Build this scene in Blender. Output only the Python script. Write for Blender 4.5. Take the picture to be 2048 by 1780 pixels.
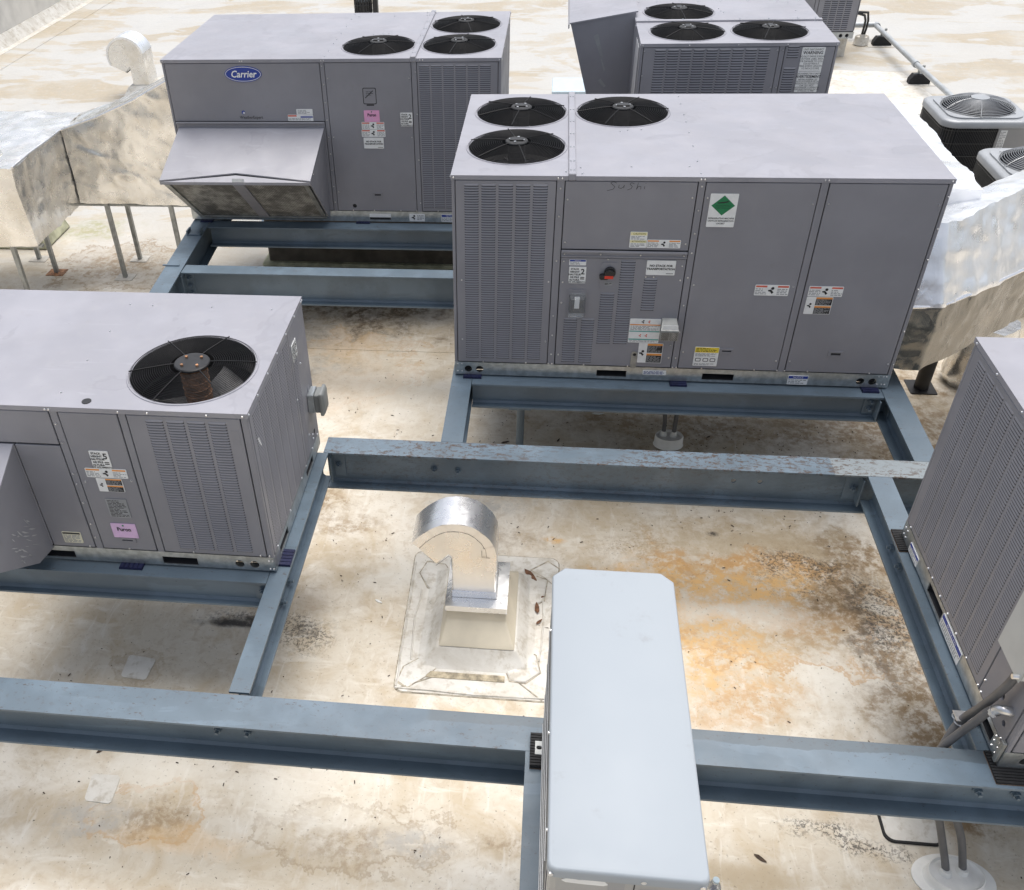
import bpy, bmesh, math, random
from mathutils import Vector, Matrix, noise
random.seed(7)
for o in list(bpy.data.objects): bpy.data.objects.remove(o)
S = bpy.context.scene; COL = S.collection
ZO = 1.0                       # steel tops stand 1 m above the roof; all coordinates below are measured from the steel tops

# ------------------------------------------------------------------ camera
cd = bpy.data.cameras.new('camera'); cam = bpy.data.objects.new('camera', cd); COL.objects.link(cam)
YAW, PIT, ROL, FPX, SX, SY = -0.1491, 0.6828, -0.0477, 1860.48, -175.13, 80.2
fw = Vector((math.sin(YAW)*math.cos(PIT), math.cos(YAW)*math.cos(PIT), -math.sin(PIT)))
rt = Vector((math.cos(YAW), -math.sin(YAW), 0)); up = rt.cross(fw)
rt, up = rt*math.cos(ROL)+up*math.sin(ROL), -rt*math.sin(ROL)+up*math.cos(ROL)
m = Matrix((rt, up, -fw)).transposed().to_4x4(); m.translation = Vector((0.5857, -5.639, 3.6051+ZO))
cam.matrix_world = m
cd.sensor_fit = 'HORIZONTAL'; cd.sensor_width = 36; cd.lens = FPX/2048*36
cd.shift_x = -SX/2048; cd.shift_y = SY/2048; cd.clip_start = .05; cd.clip_end = 500
S.camera = cam
# ------------------------------------------------------------------ sky, sun, exposure (bright overcast, light from behind the units)
SUN_EL, SUN_AZ = math.radians(76), math.radians(15)      # azimuth from +Y towards +X
w = bpy.data.worlds.new('World'); S.world = w; w.use_nodes = True
nt = w.node_tree; nt.nodes.clear()
sky = nt.nodes.new('ShaderNodeTexSky'); sky.sky_type = 'NISHITA'; sky.sun_disc = False
sky.sun_elevation = SUN_EL; sky.sun_rotation = SUN_AZ; sky.air_density = 1.0; sky.dust_density = 4.0; sky.ozone_density = 1.0
hs = nt.nodes.new('ShaderNodeHueSaturation'); hs.inputs['Saturation'].default_value = .5
bg = nt.nodes.new('ShaderNodeBackground'); bg.inputs['Strength'].default_value = .10
ow = nt.nodes.new('ShaderNodeOutputWorld')
nt.links.new(sky.outputs[0], hs.inputs['Color']); nt.links.new(hs.outputs[0], bg.inputs['Color']); nt.links.new(bg.outputs[0], ow.inputs[0])
sd = bpy.data.lights.new('sun', 'SUN'); sd.energy = 1.5; sd.angle = math.radians(50); sd.color = (1, .97, .93)
so = bpy.data.objects.new('sun', sd); COL.objects.link(so)
sv = Vector((math.sin(SUN_AZ)*math.cos(SUN_EL), math.cos(SUN_AZ)*math.cos(SUN_EL), math.sin(SUN_EL)))
so.rotation_euler = sv.to_track_quat('Z', 'Y').to_euler(); so.location = (0, 0, 20)
vs = S.view_settings; vs.view_transform = 'Standard'; vs.look = 'None'; vs.gamma = 1; vs.exposure = 0.95; vs.use_curve_mapping = False
S.render.engine = 'CYCLES'

# ------------------------------------------------------------------ materials
class NT:
    def __init__(s, name):
        s.m = bpy.data.materials.new(name); s.m.use_nodes = True; s.t = s.m.node_tree
        s.b = s.t.nodes['Principled BSDF']; s.n = s.t.nodes; s.l = s.t.links
    def put(s, sock, v):
        if hasattr(v, 'links') or isinstance(v, bpy.types.NodeSocket): s.l.new(v, sock)
        elif v is not None: sock.default_value = v
    def coord(s, k='Object'):
        return s.n.new('ShaderNodeTexCoord').outputs[k]
    def pos(s): return s.n.new('ShaderNodeNewGeometry').outputs['Position']
    def mapv(s, vec, scale=(1, 1, 1), loc=(0, 0, 0), rot=(0, 0, 0)):
        q = s.n.new('ShaderNodeMapping'); s.put(q.inputs['Vector'], vec)
        q.inputs['Scale'].default_value = scale; q.inputs['Location'].default_value = loc; q.inputs['Rotation'].default_value = rot
        return q.outputs[0]
    def noise(s, vec, scale, detail=4, rough=.55, dist=0, out='Fac'):
        q = s.n.new('ShaderNodeTexNoise'); s.put(q.inputs['Vector'], vec); q.inputs['Scale'].default_value = scale
        q.inputs['Detail'].default_value = detail; q.inputs['Roughness'].default_value = rough; q.inputs['Distortion'].default_value = dist
        return q.outputs[out]
    def rng(s, v, a, b, c=0., d=1., smooth=True):
        q = s.n.new('ShaderNodeMapRange'); q.interpolation_type = 'SMOOTHSTEP' if smooth else 'LINEAR'
        s.put(q.inputs[0], v)
        for i, x in enumerate((a, b, c, d)): q.inputs[i+1].default_value = x
        return q.outputs[0]
    def math(s, op, a, b=None, c=None):
        q = s.n.new('ShaderNodeMath'); q.operation = op; s.put(q.inputs[0], a)
        if b is not None: s.put(q.inputs[1], b)
        if c is not None: s.put(q.inputs[2], c)
        return q.outputs[0]
    def mix(s, f, a, b, mode='MIX'):
        q = s.n.new('ShaderNodeMix'); q.data_type = 'RGBA'; q.blend_type = mode; s.put(q.inputs[0], f)
        for k, x in ((6, a), (7, b)):
            if isinstance(x, tuple): q.inputs[k].default_value = (*x[:3], 1)
            else: s.put(q.inputs[k], x)
        return q.outputs[2]
    def bump(s, h, strength=.2, dist=.01):
        q = s.n.new('ShaderNodeBump'); q.inputs['Strength'].default_value = strength; q.inputs['Distance'].default_value = dist
        s.put(q.inputs['Height'], h); s.l.new(q.outputs[0], s.b.inputs['Normal']); return q
    def fin(s, col, rough=.5, metal=0., spec=.5):
        if isinstance(col, tuple): s.b.inputs['Base Color'].default_value = (*col, 1)
        else: s.l.new(col, s.b.inputs['Base Color'])
        s.put(s.b.inputs['Roughness'], rough); s.put(s.b.inputs['Metallic'], metal); s.b.inputs['Specular IOR Level'].default_value = spec
        return s.m
def k(c, f): return tuple(min(1, x*f) for x in c)
def plain(name, col, rough=.5, metal=0., var=.1, scale=8, bump=0, spec=.5):
    t = NT(name); p = t.coord(); n = t.noise(p, scale, 5)
    c = t.mix(t.rng(n, .3, .7), k(col, 1-var), k(col, 1+var))
    if bump: t.bump(t.noise(p, scale*6, 3), bump, .004)
    return t.fin(c, rough, metal, spec)
def paint(name, col, rough=.42, dust=.35, top=0):
    """factory-painted sheet metal: slight oil-canning, faint dust, water marks and scuffs"""
    t = NT(name); p = t.pos()
    a = t.noise(p, 2.2, 3, .6); b = t.noise(p, 14, 3); c_ = t.noise(t.mapv(p, (3, 3, .35)), 5, 3)
    c = t.mix(t.rng(a, .35, .75), k(col, .94), k(col, 1.07))
    c = t.mix(t.math('MULTIPLY', t.rng(c_, .5, .8), dust), c, (.40, .39, .38))
    c = t.mix(t.math('MULTIPLY', t.rng(b, .62, .75), .12), c, (.2, .18, .16))
    if top:   # dried water marks: a faint film with a darker rim, and a few long rubs
        w_ = t.noise(t.mapv(p, loc=(3, 1, 0)), 1.7, 4, .55, .6)
        c = t.mix(t.math('MULTIPLY', t.rng(w_, .60, .64), .22), c, k(col, .78))
        rim = t.math('MULTIPLY', t.rng(w_, .585, .60), t.rng(w_, .625, .605)); c = t.mix(t.math('MULTIPLY', rim, .25), c, k(col, .65))
        s_ = t.noise(t.mapv(p, (1, 6, 1), rot=(0, 0, .4)), 2.3, 5, .6, 1.0); c = t.mix(t.math('MULTIPLY', t.rng(s_, .60, .72), .35), c, k(col, 1.3))
        g_ = t.noise(p, 38, 3, .7); c = t.mix(t.math('MULTIPLY', t.rng(g_, .70, .74), .35), c, (.10, .09, .08))
    t.bump(t.noise(p, 1.9, 2), .14, .03)
    r = t.rng(t.noise(p, 5, 3), .3, .7, rough-.08, rough+.12)
    return t.fin(c, r, 0, .5)
GREY = (.248, .248, .272)
M = {}
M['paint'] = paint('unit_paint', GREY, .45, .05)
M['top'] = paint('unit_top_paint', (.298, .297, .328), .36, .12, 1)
M['hoodp'] = paint('hood_paint', (.24, .24, .262), .42, .10)
M['seam'] = plain('seam_dark', (.03, .03, .034), .7)
M['black'] = plain('black_metal', (.012, .012, .013), .42, 0, .3, 20)
M['wire'] = plain('guard_wire', (.014, .014, .015), .6, 0, .2, 20, 0, .25)
M['rustm'] = plain('rusty_motor', (.30, .15, .075), .75, 0, .5, 30, .3)
M['motor'] = plain('motor_grey', (.035, .036, .038), .7, 0, .2, 20, 0, .3)
M['blade'] = plain('fan_blade', (.20, .20, .205), .4, .6, .3, 10, 0, .5)
M['inner'] = plain('inner_sheet', (.45, .45, .46), .5, 0, .15, 6)
M['galv'] = plain('galvanised', (.42, .45, .46), .34, .75, .18, 22, .1)
M['screw'] = plain('screw_zinc', (.7, .7, .7), .3, .9, .1, 40)
M['white'] = plain('label_white', (.78, .79, .78), .45, 0, .04, 30)
M['pink'] = plain('label_pink', (.76, .36, .58), .5, 0, .04, 30)
M['lilac'] = plain('label_lilac', (.72, .50, .74), .5, 0, .04, 30)
M['yellow'] = plain('label_yellow', (.80, .62, .05), .5, 0, .06, 30)
M['pale'] = plain('label_pale_yellow', (.78, .72, .38), .5, 0, .05, 30)
M['cream'] = plain('label_cream', (.72, .70, .55), .5, 0, .05, 30)
M['orange'] = plain('label_orange', (.75, .30, .06), .5, 0, .05, 30)
M['redb'] = plain('label_red', (.62, .13, .08), .5, 0, .05, 30)
M['blue'] = plain('label_blue', (.02, .05, .30), .45, 0, .05, 30)
M['green'] = plain('label_green', (.005, .19, .07), .4, 0, .1, 20)
M['teal'] = plain('label_teal', (.10, .38, .34), .5, 0, .05, 30)
M['ink'] = plain('print_ink', (.018, .018, .02), .6)
M['inkb'] = plain('print_ink_blue', (.03, .05, .22), .6)
M['inkg'] = plain('print_grey', (.30, .31, .32), .6)
M['knob'] = plain('switch_black', (.015, .015, .016), .35)
M['red'] = plain('switch_red', (.65, .04, .02), .35)
M['pad_blue'] = plain('pad_blue', (.008, .011, .05), .5, 0, .2, 30)
M['rubber'] = plain('rubber', (.012, .012, .013), .75, 0, .3, 40, .2)
M['cork'] = plain('cork', (.20, .12, .07), .85, 0, .3, 60)
M['conduit'] = plain('conduit_grey', (.115, .115, .118), .42, 0, .1, 14)
M['pipe'] = plain('pipe_grey', (.40, .42, .43), .45, .3, .12, 5)
M['bootw'] = plain('boot_white', (.74, .73, .69), .55, 0, .08, 9, .1)
M['boxg'] = plain('enclosure_grey', (.50, .51, .49), .45, 0, .05, 6)
M['boxd'] = plain('outlet_grey', (.20, .21, .205), .4, 0, .08, 9)
M['ac_cap'] = plain('condenser_cap', (.33, .345, .36), .38, .1, .06, 5)
M['ac_wire'] = plain('condenser_wire', (.30, .31, .32), .35, .5, .1, 10)
M['coil_wire'] = plain('coil_guard_wire', (.075, .078, .082), .4, .3, .1, 10)
M['coil'] = plain('coil_dark', (.012, .014, .018), .5, .2, .3, 60)
M['ac_panel'] = plain('condenser_panel', (.30, .305, .31), .4, .1, .06, 5)
M['strut'] = plain('strut_steel', (.33, .34, .33), .45, .6, .2, 12)
M['lidb'] = plain('curb_lid', (.50, .60, .66), .45, .1, .06, 5)
M['conc'] = plain('pad_concrete', (.45, .43, .39), .85, 0, .15, 14, .2)
M['leaf'] = plain('dead_leaf', (.05, .03, .018), .8, 0, .4, 30)
M['leafr'] = plain('rusty_leaf', (.13, .06, .03), .8, 0, .4, 30)
M['scrap'] = plain('paper_scrap', (.7, .7, .67), .6)
M['grime'] = plain('seam_grime', (.36, .32, .25), .85, 0, .4, 25)
M['grimeb'] = plain('ponding_dirt', (.36, .31, .22), .8, 0, .5, 18)
M['shade_dark'] = plain('shade_block_body', (.09, .08, .065), .7, 0, .3, 6, .3)  # dark tone of the added block, standing in for shade
M['moss'] = plain('mossy_curb', (.42, .42, .30), .85, 0, .3, 9, .2)

def split_top(name):
    t = NT(name); p = t.pos()
    c = t.mix(t.rng(t.noise(p, 1.6, 4), .35, .7), (.325, .358, .388), (.34, .372, .40))
    c = t.mix(t.math('MULTIPLY', t.rng(t.noise(p, 7, 6, .72), .58, .74), .4), c, (.25, .26, .26))
    t.bump(t.noise(p, 2.2, 2), .05, .01)
    return t.fin(c, t.rng(t.noise(p, 5, 4), .3, .7, .52, .64), 0, .35)
M['mini'] = split_top('outdoor_unit_paint')
M['miniside'] = plain('outdoor_unit_side', (.36, .36, .345), .4, 0, .06, 4)

def foil(name, col, rough, bumpst, scale=5, dirt=.0, metal=.9):
    """aluminium jacketing: crumpled creases, long tension folds, a little dirt"""
    t = NT(name); p = t.pos()
    cr = t.math('ABSOLUTE', t.math('SUBTRACT', t.noise(t.mapv(p, (1, 1, .7)), scale*.9, 2, .5, .4), .5))
    fold = t.noise(t.mapv(p, (1.2, 1.2, .3)), scale*2.2, 3, .6, .8)
    c = t.mix(t.rng(t.noise(p, 2.4, 3), .35, .7), k(col, .92), k(col, 1.06))
    if dirt: c = t.mix(t.math('MULTIPLY', t.rng(t.noise(p, 3.3, 5, .65), .42, .66), dirt), c, (.42, .37, .28))
    h = t.math('ADD', t.math('MULTIPLY', cr, -1.6), t.math('MULTIPLY', fold, .35))
    t.bump(h, bumpst, .03)
    return t.fin(c, t.rng(t.noise(p, 7, 3), .3, .7, rough-.06, rough+.08), metal-.3*dirt, .5)
M['foil'] = foil('foil_clean', (.80, .80, .79), .30, .03, 4)
M['foild'] = foil('foil_weathered', (.86, .85, .82), .24, .22, 3.0, .30)
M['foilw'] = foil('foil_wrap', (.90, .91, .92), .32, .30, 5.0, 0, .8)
M['foil_shade'] = foil('foil_wrap_shaded', (.24, .23, .21), .24, .35, 6)  # darkened copy of the wrap; dark reflections put into the colour
M['foilp'] = foil('foil_tape', (.84, .84, .84), .28, .06, 8)

def beam_mat(name, rust, patch=.5, seed=0., edge=None, pale=None):
    t = NT(name); p0 = t.pos(); p = t.mapv(p0, loc=(seed, seed*1.7, 0)); base = (.118, .161, .20)
    c = t.mix(t.rng(t.noise(p, 2.5, 4), .4, .62), k(base, .86), k(base, 1.14))
    pt = t.rng(t.noise(t.mapv(p, (.55, 2.2, 2.2)), 1.4, 4, .6, .5), .535, .55)       # touch-up paint with a hard wandering edge
    c = t.mix(t.math('MULTIPLY', pt, patch), c, (.095, .13, .16))
    sep = t.n.new('ShaderNodeSeparateXYZ'); t.put(sep.inputs[0], p0)
    if edge:     # a later, greyer coat brushed along one side of the flange
        yy = t.math('ADD', sep.outputs[1], t.math('MULTIPLY', t.math('SUBTRACT', t.noise(p, 5, 4, .6), .5), .07))
        c = t.mix(t.math('MULTIPLY', t.rng(yy, edge[0]-.003, edge[0]+.003), t.math('MULTIPLY', t.rng(sep.outputs[0], edge[1]-.02, edge[1]+.02), .85)), c, (.088, .112, .13))
    if pale:
        xx = t.math('ADD', sep.outputs[0], t.math('MULTIPLY', t.noise(p, 9, 3), .03))
        c = t.mix(t.math('MULTIPLY', t.rng(xx, pale, pale+.008), t.rng(sep.outputs[2], .985, .992)), c, (.20, .23, .245))
    sp = t.rng(t.noise(p, 60, 2, .6), .69, .74)
    c = t.mix(t.math('MULTIPLY', sp, .5), c, (.05, .045, .04))
    if rust:
        z = t.math('MULTIPLY', t.rng(t.noise(t.mapv(p, (1, 3, 3)), 1.5, 3), .30, .55), t.rng(sep.outputs[2], .980, .990, .3, 1))
        g = t.rng(t.noise(t.mapv(p, (.6, 1.4, 1.4)), 32, 4, .75), .632-rust*.125, .71-rust*.12)
        c = t.mix(t.math('MULTIPLY', z, t.math('MULTIPLY', g, .8)), c, (.06, .032, .016))
        g2 = t.rng(t.noise(p, 38, 3, .7), .58, .64)
        c = t.mix(t.math('MULTIPLY', t.math('MULTIPLY', z, g2), .9*min(1, rust)), c, (.07, .04, .025))
    t.bump(t.noise(p, 40, 3), .12, .004)
    return t.fin(c, t.rng(t.noise(p, 6, 3), .3, .7, .36, .52), 0, .5)
M['beam'] = beam_mat('steel_paint', .1, .45, 0)
M['beam_rust'] = beam_mat('steel_paint_rusty', .95, .3, 3.1, None, 2.42)
M['beam_front'] = beam_mat('steel_paint_patched', .22, .5, 7.3, (-2.985, .15))
M['beam_back'] = beam_mat('steel_paint_back', .15, .3, 5.3)

def filter_mat():
    t = NT('filter_mesh'); p = t.coord(); q = t.n.new('ShaderNodeTexChecker'); q.inputs['Scale'].default_value = 130; t.put(q.inputs['Vector'], p)
    c = t.mix(t.rng(t.noise(p, 5, 6, .7), .4, .65), (.20, .195, .18), (.55, .54, .50))
    c = t.mix(t.math('MULTIPLY', q.outputs[1], .5), c, (.02, .02, .02))
    t.bump(q.outputs[1], .4, .004); return t.fin(c, .55, .5)
M['filter'] = filter_mat()
def clear_mat():
    t = NT('clear_plastic'); t.b.inputs['Transmission Weight'].default_value = .85; t.b.inputs['IOR'].default_value = 1.2
    return t.fin((.85, .88, .9), .12)
M['clear'] = clear_mat()

# stains on the membrane, plus shade painted under units and duct: (x, y, rx, ry, colour, strength, speckle)
ORA, BRN, BLK, TAN, GRY, MOS, WHT = (.66, .40, .15), (.24, .16, .08), (.035, .03, .026), (.40, .32, .21), (.42, .40, .36), (.25, .25, .08), (.68, .65, .58)
STAINS_SHADE = [(1.9, -1.0, 1.3, .8, TAN, .75, 1), (2.0, -1.15, 1.0, .7, (.42, .28, .145), .5, 1), (2.0, -.95, .95, .30, ORA, .85, 1), (1.75, -1.5, .5, .55, ORA, .65, 1), (2.1, -.75, .9, .16, (.46, .27, .11), .8, 1), (2.45, -1.2, .5, .22, (.46, .27, .11), .7, 1), (1.5, -2.1, .5, .2, (.46, .27, .11), .5, 1), (2.0, -1.2, .55, .16, WHT, .6, 0), (2.4, -1.75, .35, .3, WHT, .6, 0), (1.95, -1.95, .4, .22, (.46, .27, .11), .7, 1), (-1.45, -3.02, .34, .2, (.46, .27, .11), .5, 3), (-4.2, 3.6, .7, .55, BRN, .6, 3), (-1.87, -2.02, .17, .15, TAN, .5, 3), (1.2, 2.2, .8, .4, TAN, .7, 3), (-.3, -3.05, .5, .2, BRN, .4, 3), (-1.15, 1.7, .6, .6, (.46, .27, .11), .35, 3), (2.2, -1.2, .75, .5, (.46, .27, .11), .6, 3), (2.7, -.9, .3, .5, BRN, .95, 1), (2.78, -1.4, .2, .5, BLK, .7, 1), (2.95, -2.3, .25, .35, BRN, .9, 1), (1.25, -1.2, .35, .5, ORA, .6, 0),
 (2.75, -.62, .55, .3, BRN, 1.0, 1), (2.5, -.75, .4, .3, BLK, .75, 2), (2.92, -1.9, .34, .7, BRN, 1.0, 1), (2.9, -1.2, .2, .5, BLK, .8, 2), (2.3, -.5, .7, .2, TAN, .8, 0),
 (-1.42, -1.60, .22, .05, BLK, 1.0, 0), (-1.22, -1.545, .24, .05, BLK, 1.0, 0), (-1.25, -1.56, .4, .12, BLK, .8, 2), (-.86, -1.60, .12, .08, BLK, .6, 1), (-.86, -1.62, .22, .2, BLK, .7, 2), (-1.15, -1.35, .55, .22, BRN, .45, 0),
 (-1.04, -.3, .26, .22, BRN, .9, 1), (-.78, -.55, .3, .16, BRN, .7, 1), (-.7, -1.0, .25, .3, TAN, .7, 0),
 (-1.42, -3.06, .3, .17, BRN, .7, 1), (-1.75, -3.05, .26, .16, GRY, .8, 1), (-1.25, -3.16, .5, .12, ORA, .3, 0), (-.25, -3.1, .34, .13, BRN, .6, 1), (.05, -3.05, .25, .13, GRY, .8, 1), (.55, -3.0, .22, .1, BRN, .65, 1),
 (2.18, -2.76, .30, .08, BLK, .85, 2), (2.4, -2.84, .22, .08, BLK, .8, 2), (1.8, -3.05, .45, .10, TAN, .8, 0), (2.75, -2.55, .5, .12, BRN, .6, 1),
 (2.0, 1.0, 1.9, .55, BRN, .75, 1), (-4.2, 3.6, .62, .5, BRN, .8, 1), (-4.0, 3.9, .4, .5, BLK, .35, 2), (-4.9, 4.6, .5, .35, MOS, .6, 1),  # first blot is brown stain plus painted shade under the graffiti unit
 (-1.2, 2.05, .5, .4, ORA, .3, 0), (-1.1, 1.3, .55, .5, ORA, .22, 0), (.76, -.59, .10, .05, ORA, 1.0, 1), (.5, -.58, .35, .13, BRN, .45, 1), (1.9, -.443, .055, .03, BLK, 1.0, 1),
 (.2, -.25, .5, .12, GRY, .8, 1), (1.3, -.62, .4, .13, BRN, .4, 2), (3.6, .8, .8, 1.5, BRN, .95, 1), (.2, -2.28, .9, .12, ORA, .55, 0), (-1.5, -2.75, .7, .16, WHT, .6, 0), (-.55, -2.6, .5, .5, WHT, .6, 0), (-1.87, -2.02, .17, .17, BRN, .5, 1),  # largest brown blot paints the shade below the new foil duct
 (-.6, 1.2, 1.1, .5, WHT, .5, 0), (-2.4, 1.7, 1.2, 1.0, BLK, .35, 1), (-1.0, 3.2, 1.8, 1.0, BRN, .9, 1), (-1.2, 3.0, 1.5, .8, BLK, .6, 1), (.95, -2.75, .5, .3, WHT, .5, 0), (-.35, -1.05, .35, .22, WHT, .6, 0)]  # brown and stronger black blots paint shade under the oval-logo unit
def roof_mat():
    t = NT('roof_membrane'); p = t.pos()
    n1 = t.noise(p, .55, 3, .6, .4); n2 = t.noise(p, 2.6, 4, .65, .8); n3 = t.noise(p, 11, 4, .7, .6); n4 = t.noise(p, 55, 2, .6)
    sep = t.n.new('ShaderNodeSeparateXYZ'); t.put(sep.inputs[0], p)
    far = t.rng(sep.outputs[1], 2.0, 6.0)      # outer roof coloured darker to offset the fuller sky light there
    c = t.mix(t.rng(n1, .36, .62), (.54, .485, .39), (.655, .61, .53))
    c = t.mix(t.math('MULTIPLY', t.rng(n2, .42, .68), .85), c, (.485, .40, .28))
    c = t.mix(far, c, t.mix(t.rng(n1, .40, .60), (.37, .325, .25), (.425, .405, .36)))
    c = t.mix(t.math('MULTIPLY', t.rng(n3, .46, .68), .5), c, (.43, .35, .25))
    # pale scuffs where boots and water have rubbed the coating clean
    sc = t.noise(t.mapv(p, (1, 3.2, 1), rot=(0, 0, .5)), 3.2, 5, .62, .7)
    c = t.mix(t.math('MULTIPLY', t.rng(sc, .54, .68), .42), c, t.mix(far, (.71, .68, .61), (.445, .44, .415)))
    sc2 = t.noise(t.mapv(p, (5, 1, 1), rot=(0, 0, .8)), 2.6, 5, .64, .9)
    c = t.mix(t.math('MULTIPLY', t.rng(sc2, .56, .68), .36), c, t.mix(far, (.71, .685, .625), (.445, .44, .415)))
    # islands of coating left on the outer roof, with crisp edges
    isl = t.rng(t.noise(t.mapv(p, (.5, 1, 1)), .9, 5, .6, .5), .46, .49)
    c = t.mix(t.math('MULTIPLY', far, t.math('MULTIPLY', isl, .8)), c, (.45, .45, .435))
    isl2 = t.rng(t.noise(t.mapv(p, (.45, 1, 1), loc=(9, 4, 0)), 1.7, 5, .6, .4), .57, .60)
    c = t.mix(t.math('MULTIPLY', far, t.math('MULTIPLY', isl2, .5)), c, (.40, .34, .25))
    # placed stains and painted shade
    wob = t.noise(p, 3.4, 5, .68, .2, 'Color'); wsub = t.n.new('ShaderNodeVectorMath'); wsub.operation = 'SUBTRACT'; t.put(wsub.inputs[0], wob); wsub.inputs[1].default_value = (.5, .5, .5)
    grain = t.noise(p, 13, 5, .74, .15); speck = t.noise(p, 48, 3, .75, .5)
    for (x, y, rx, ry, col, st, sp) in STAINS_SHADE:
        a = t.n.new('ShaderNodeVectorMath'); a.operation = 'SUBTRACT'; t.put(a.inputs[0], p); a.inputs[1].default_value = (x, y, 0)
        b = t.n.new('ShaderNodeVectorMath'); b.operation = 'MULTIPLY'; t.put(b.inputs[0], a.outputs[0]); b.inputs[1].default_value = (1/rx, 1/ry, 0)
        e = t.n.new('ShaderNodeVectorMath'); e.operation = 'MULTIPLY_ADD'; t.put(e.inputs[0], wsub.outputs[0]); e.inputs[1].default_value = (2.6, 2.6, 0); t.put(e.inputs[2], b.outputs[0])
        ln = t.n.new('ShaderNodeVectorMath'); ln.operation = 'LENGTH'; t.put(ln.inputs[0], e.outputs[0])
        f = t.rng(ln.outputs['Value'], 1.15, .25)
        if sp == 1: f = t.math('MULTIPLY', f, t.rng(grain, .38, .60, .15, 1))
        if sp == 2: f = t.math('MULTIPLY', f, t.rng(speck, .47, .58))
        if sp == 3: f = t.math('MULTIPLY', t.rng(ln.outputs['Value'], .80, .97), t.rng(ln.outputs['Value'], 1.06, .98))
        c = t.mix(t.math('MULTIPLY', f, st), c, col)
    c = t.mix(t.math('MULTIPLY', t.rng(n4, .63, .72), .55), c, (.18, .15, .11))
    hh = t.math('ADD', n3, t.math('MULTIPLY', n4, .4)); t.bump(t.math('ADD', t.math('MULTIPLY', n2, 1.5), hh), .28, .012)
    return t.fin(c, t.rng(n2, .3, .7, .42, .68), 0, .4)
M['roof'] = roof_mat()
def flash_mat():
    t = NT('flashing_membrane'); p = t.pos()
    c = t.mix(t.rng(t.noise(p, 3, 6, .65, .5), .35, .65), (.54, .51, .45), (.67, .65, .60))
    c = t.mix(t.math('MULTIPLY', t.rng(t.noise(p, 13, 5, .7), .48, .66), .6), c, (.38, .33, .25))
    t.bump(t.noise(p, 9, 5), .3, .012); return t.fin(c, .5, 0, .45)
M['flash'] = flash_mat()
M['flashb'] = plain('curb_membrane', (.60, .545, .43), .45, 0, .08, 5, .1)
M['wall'] = plain('parapet_coat', (.60, .585, .55), .6, 0, .12, 2, .15)

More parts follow.
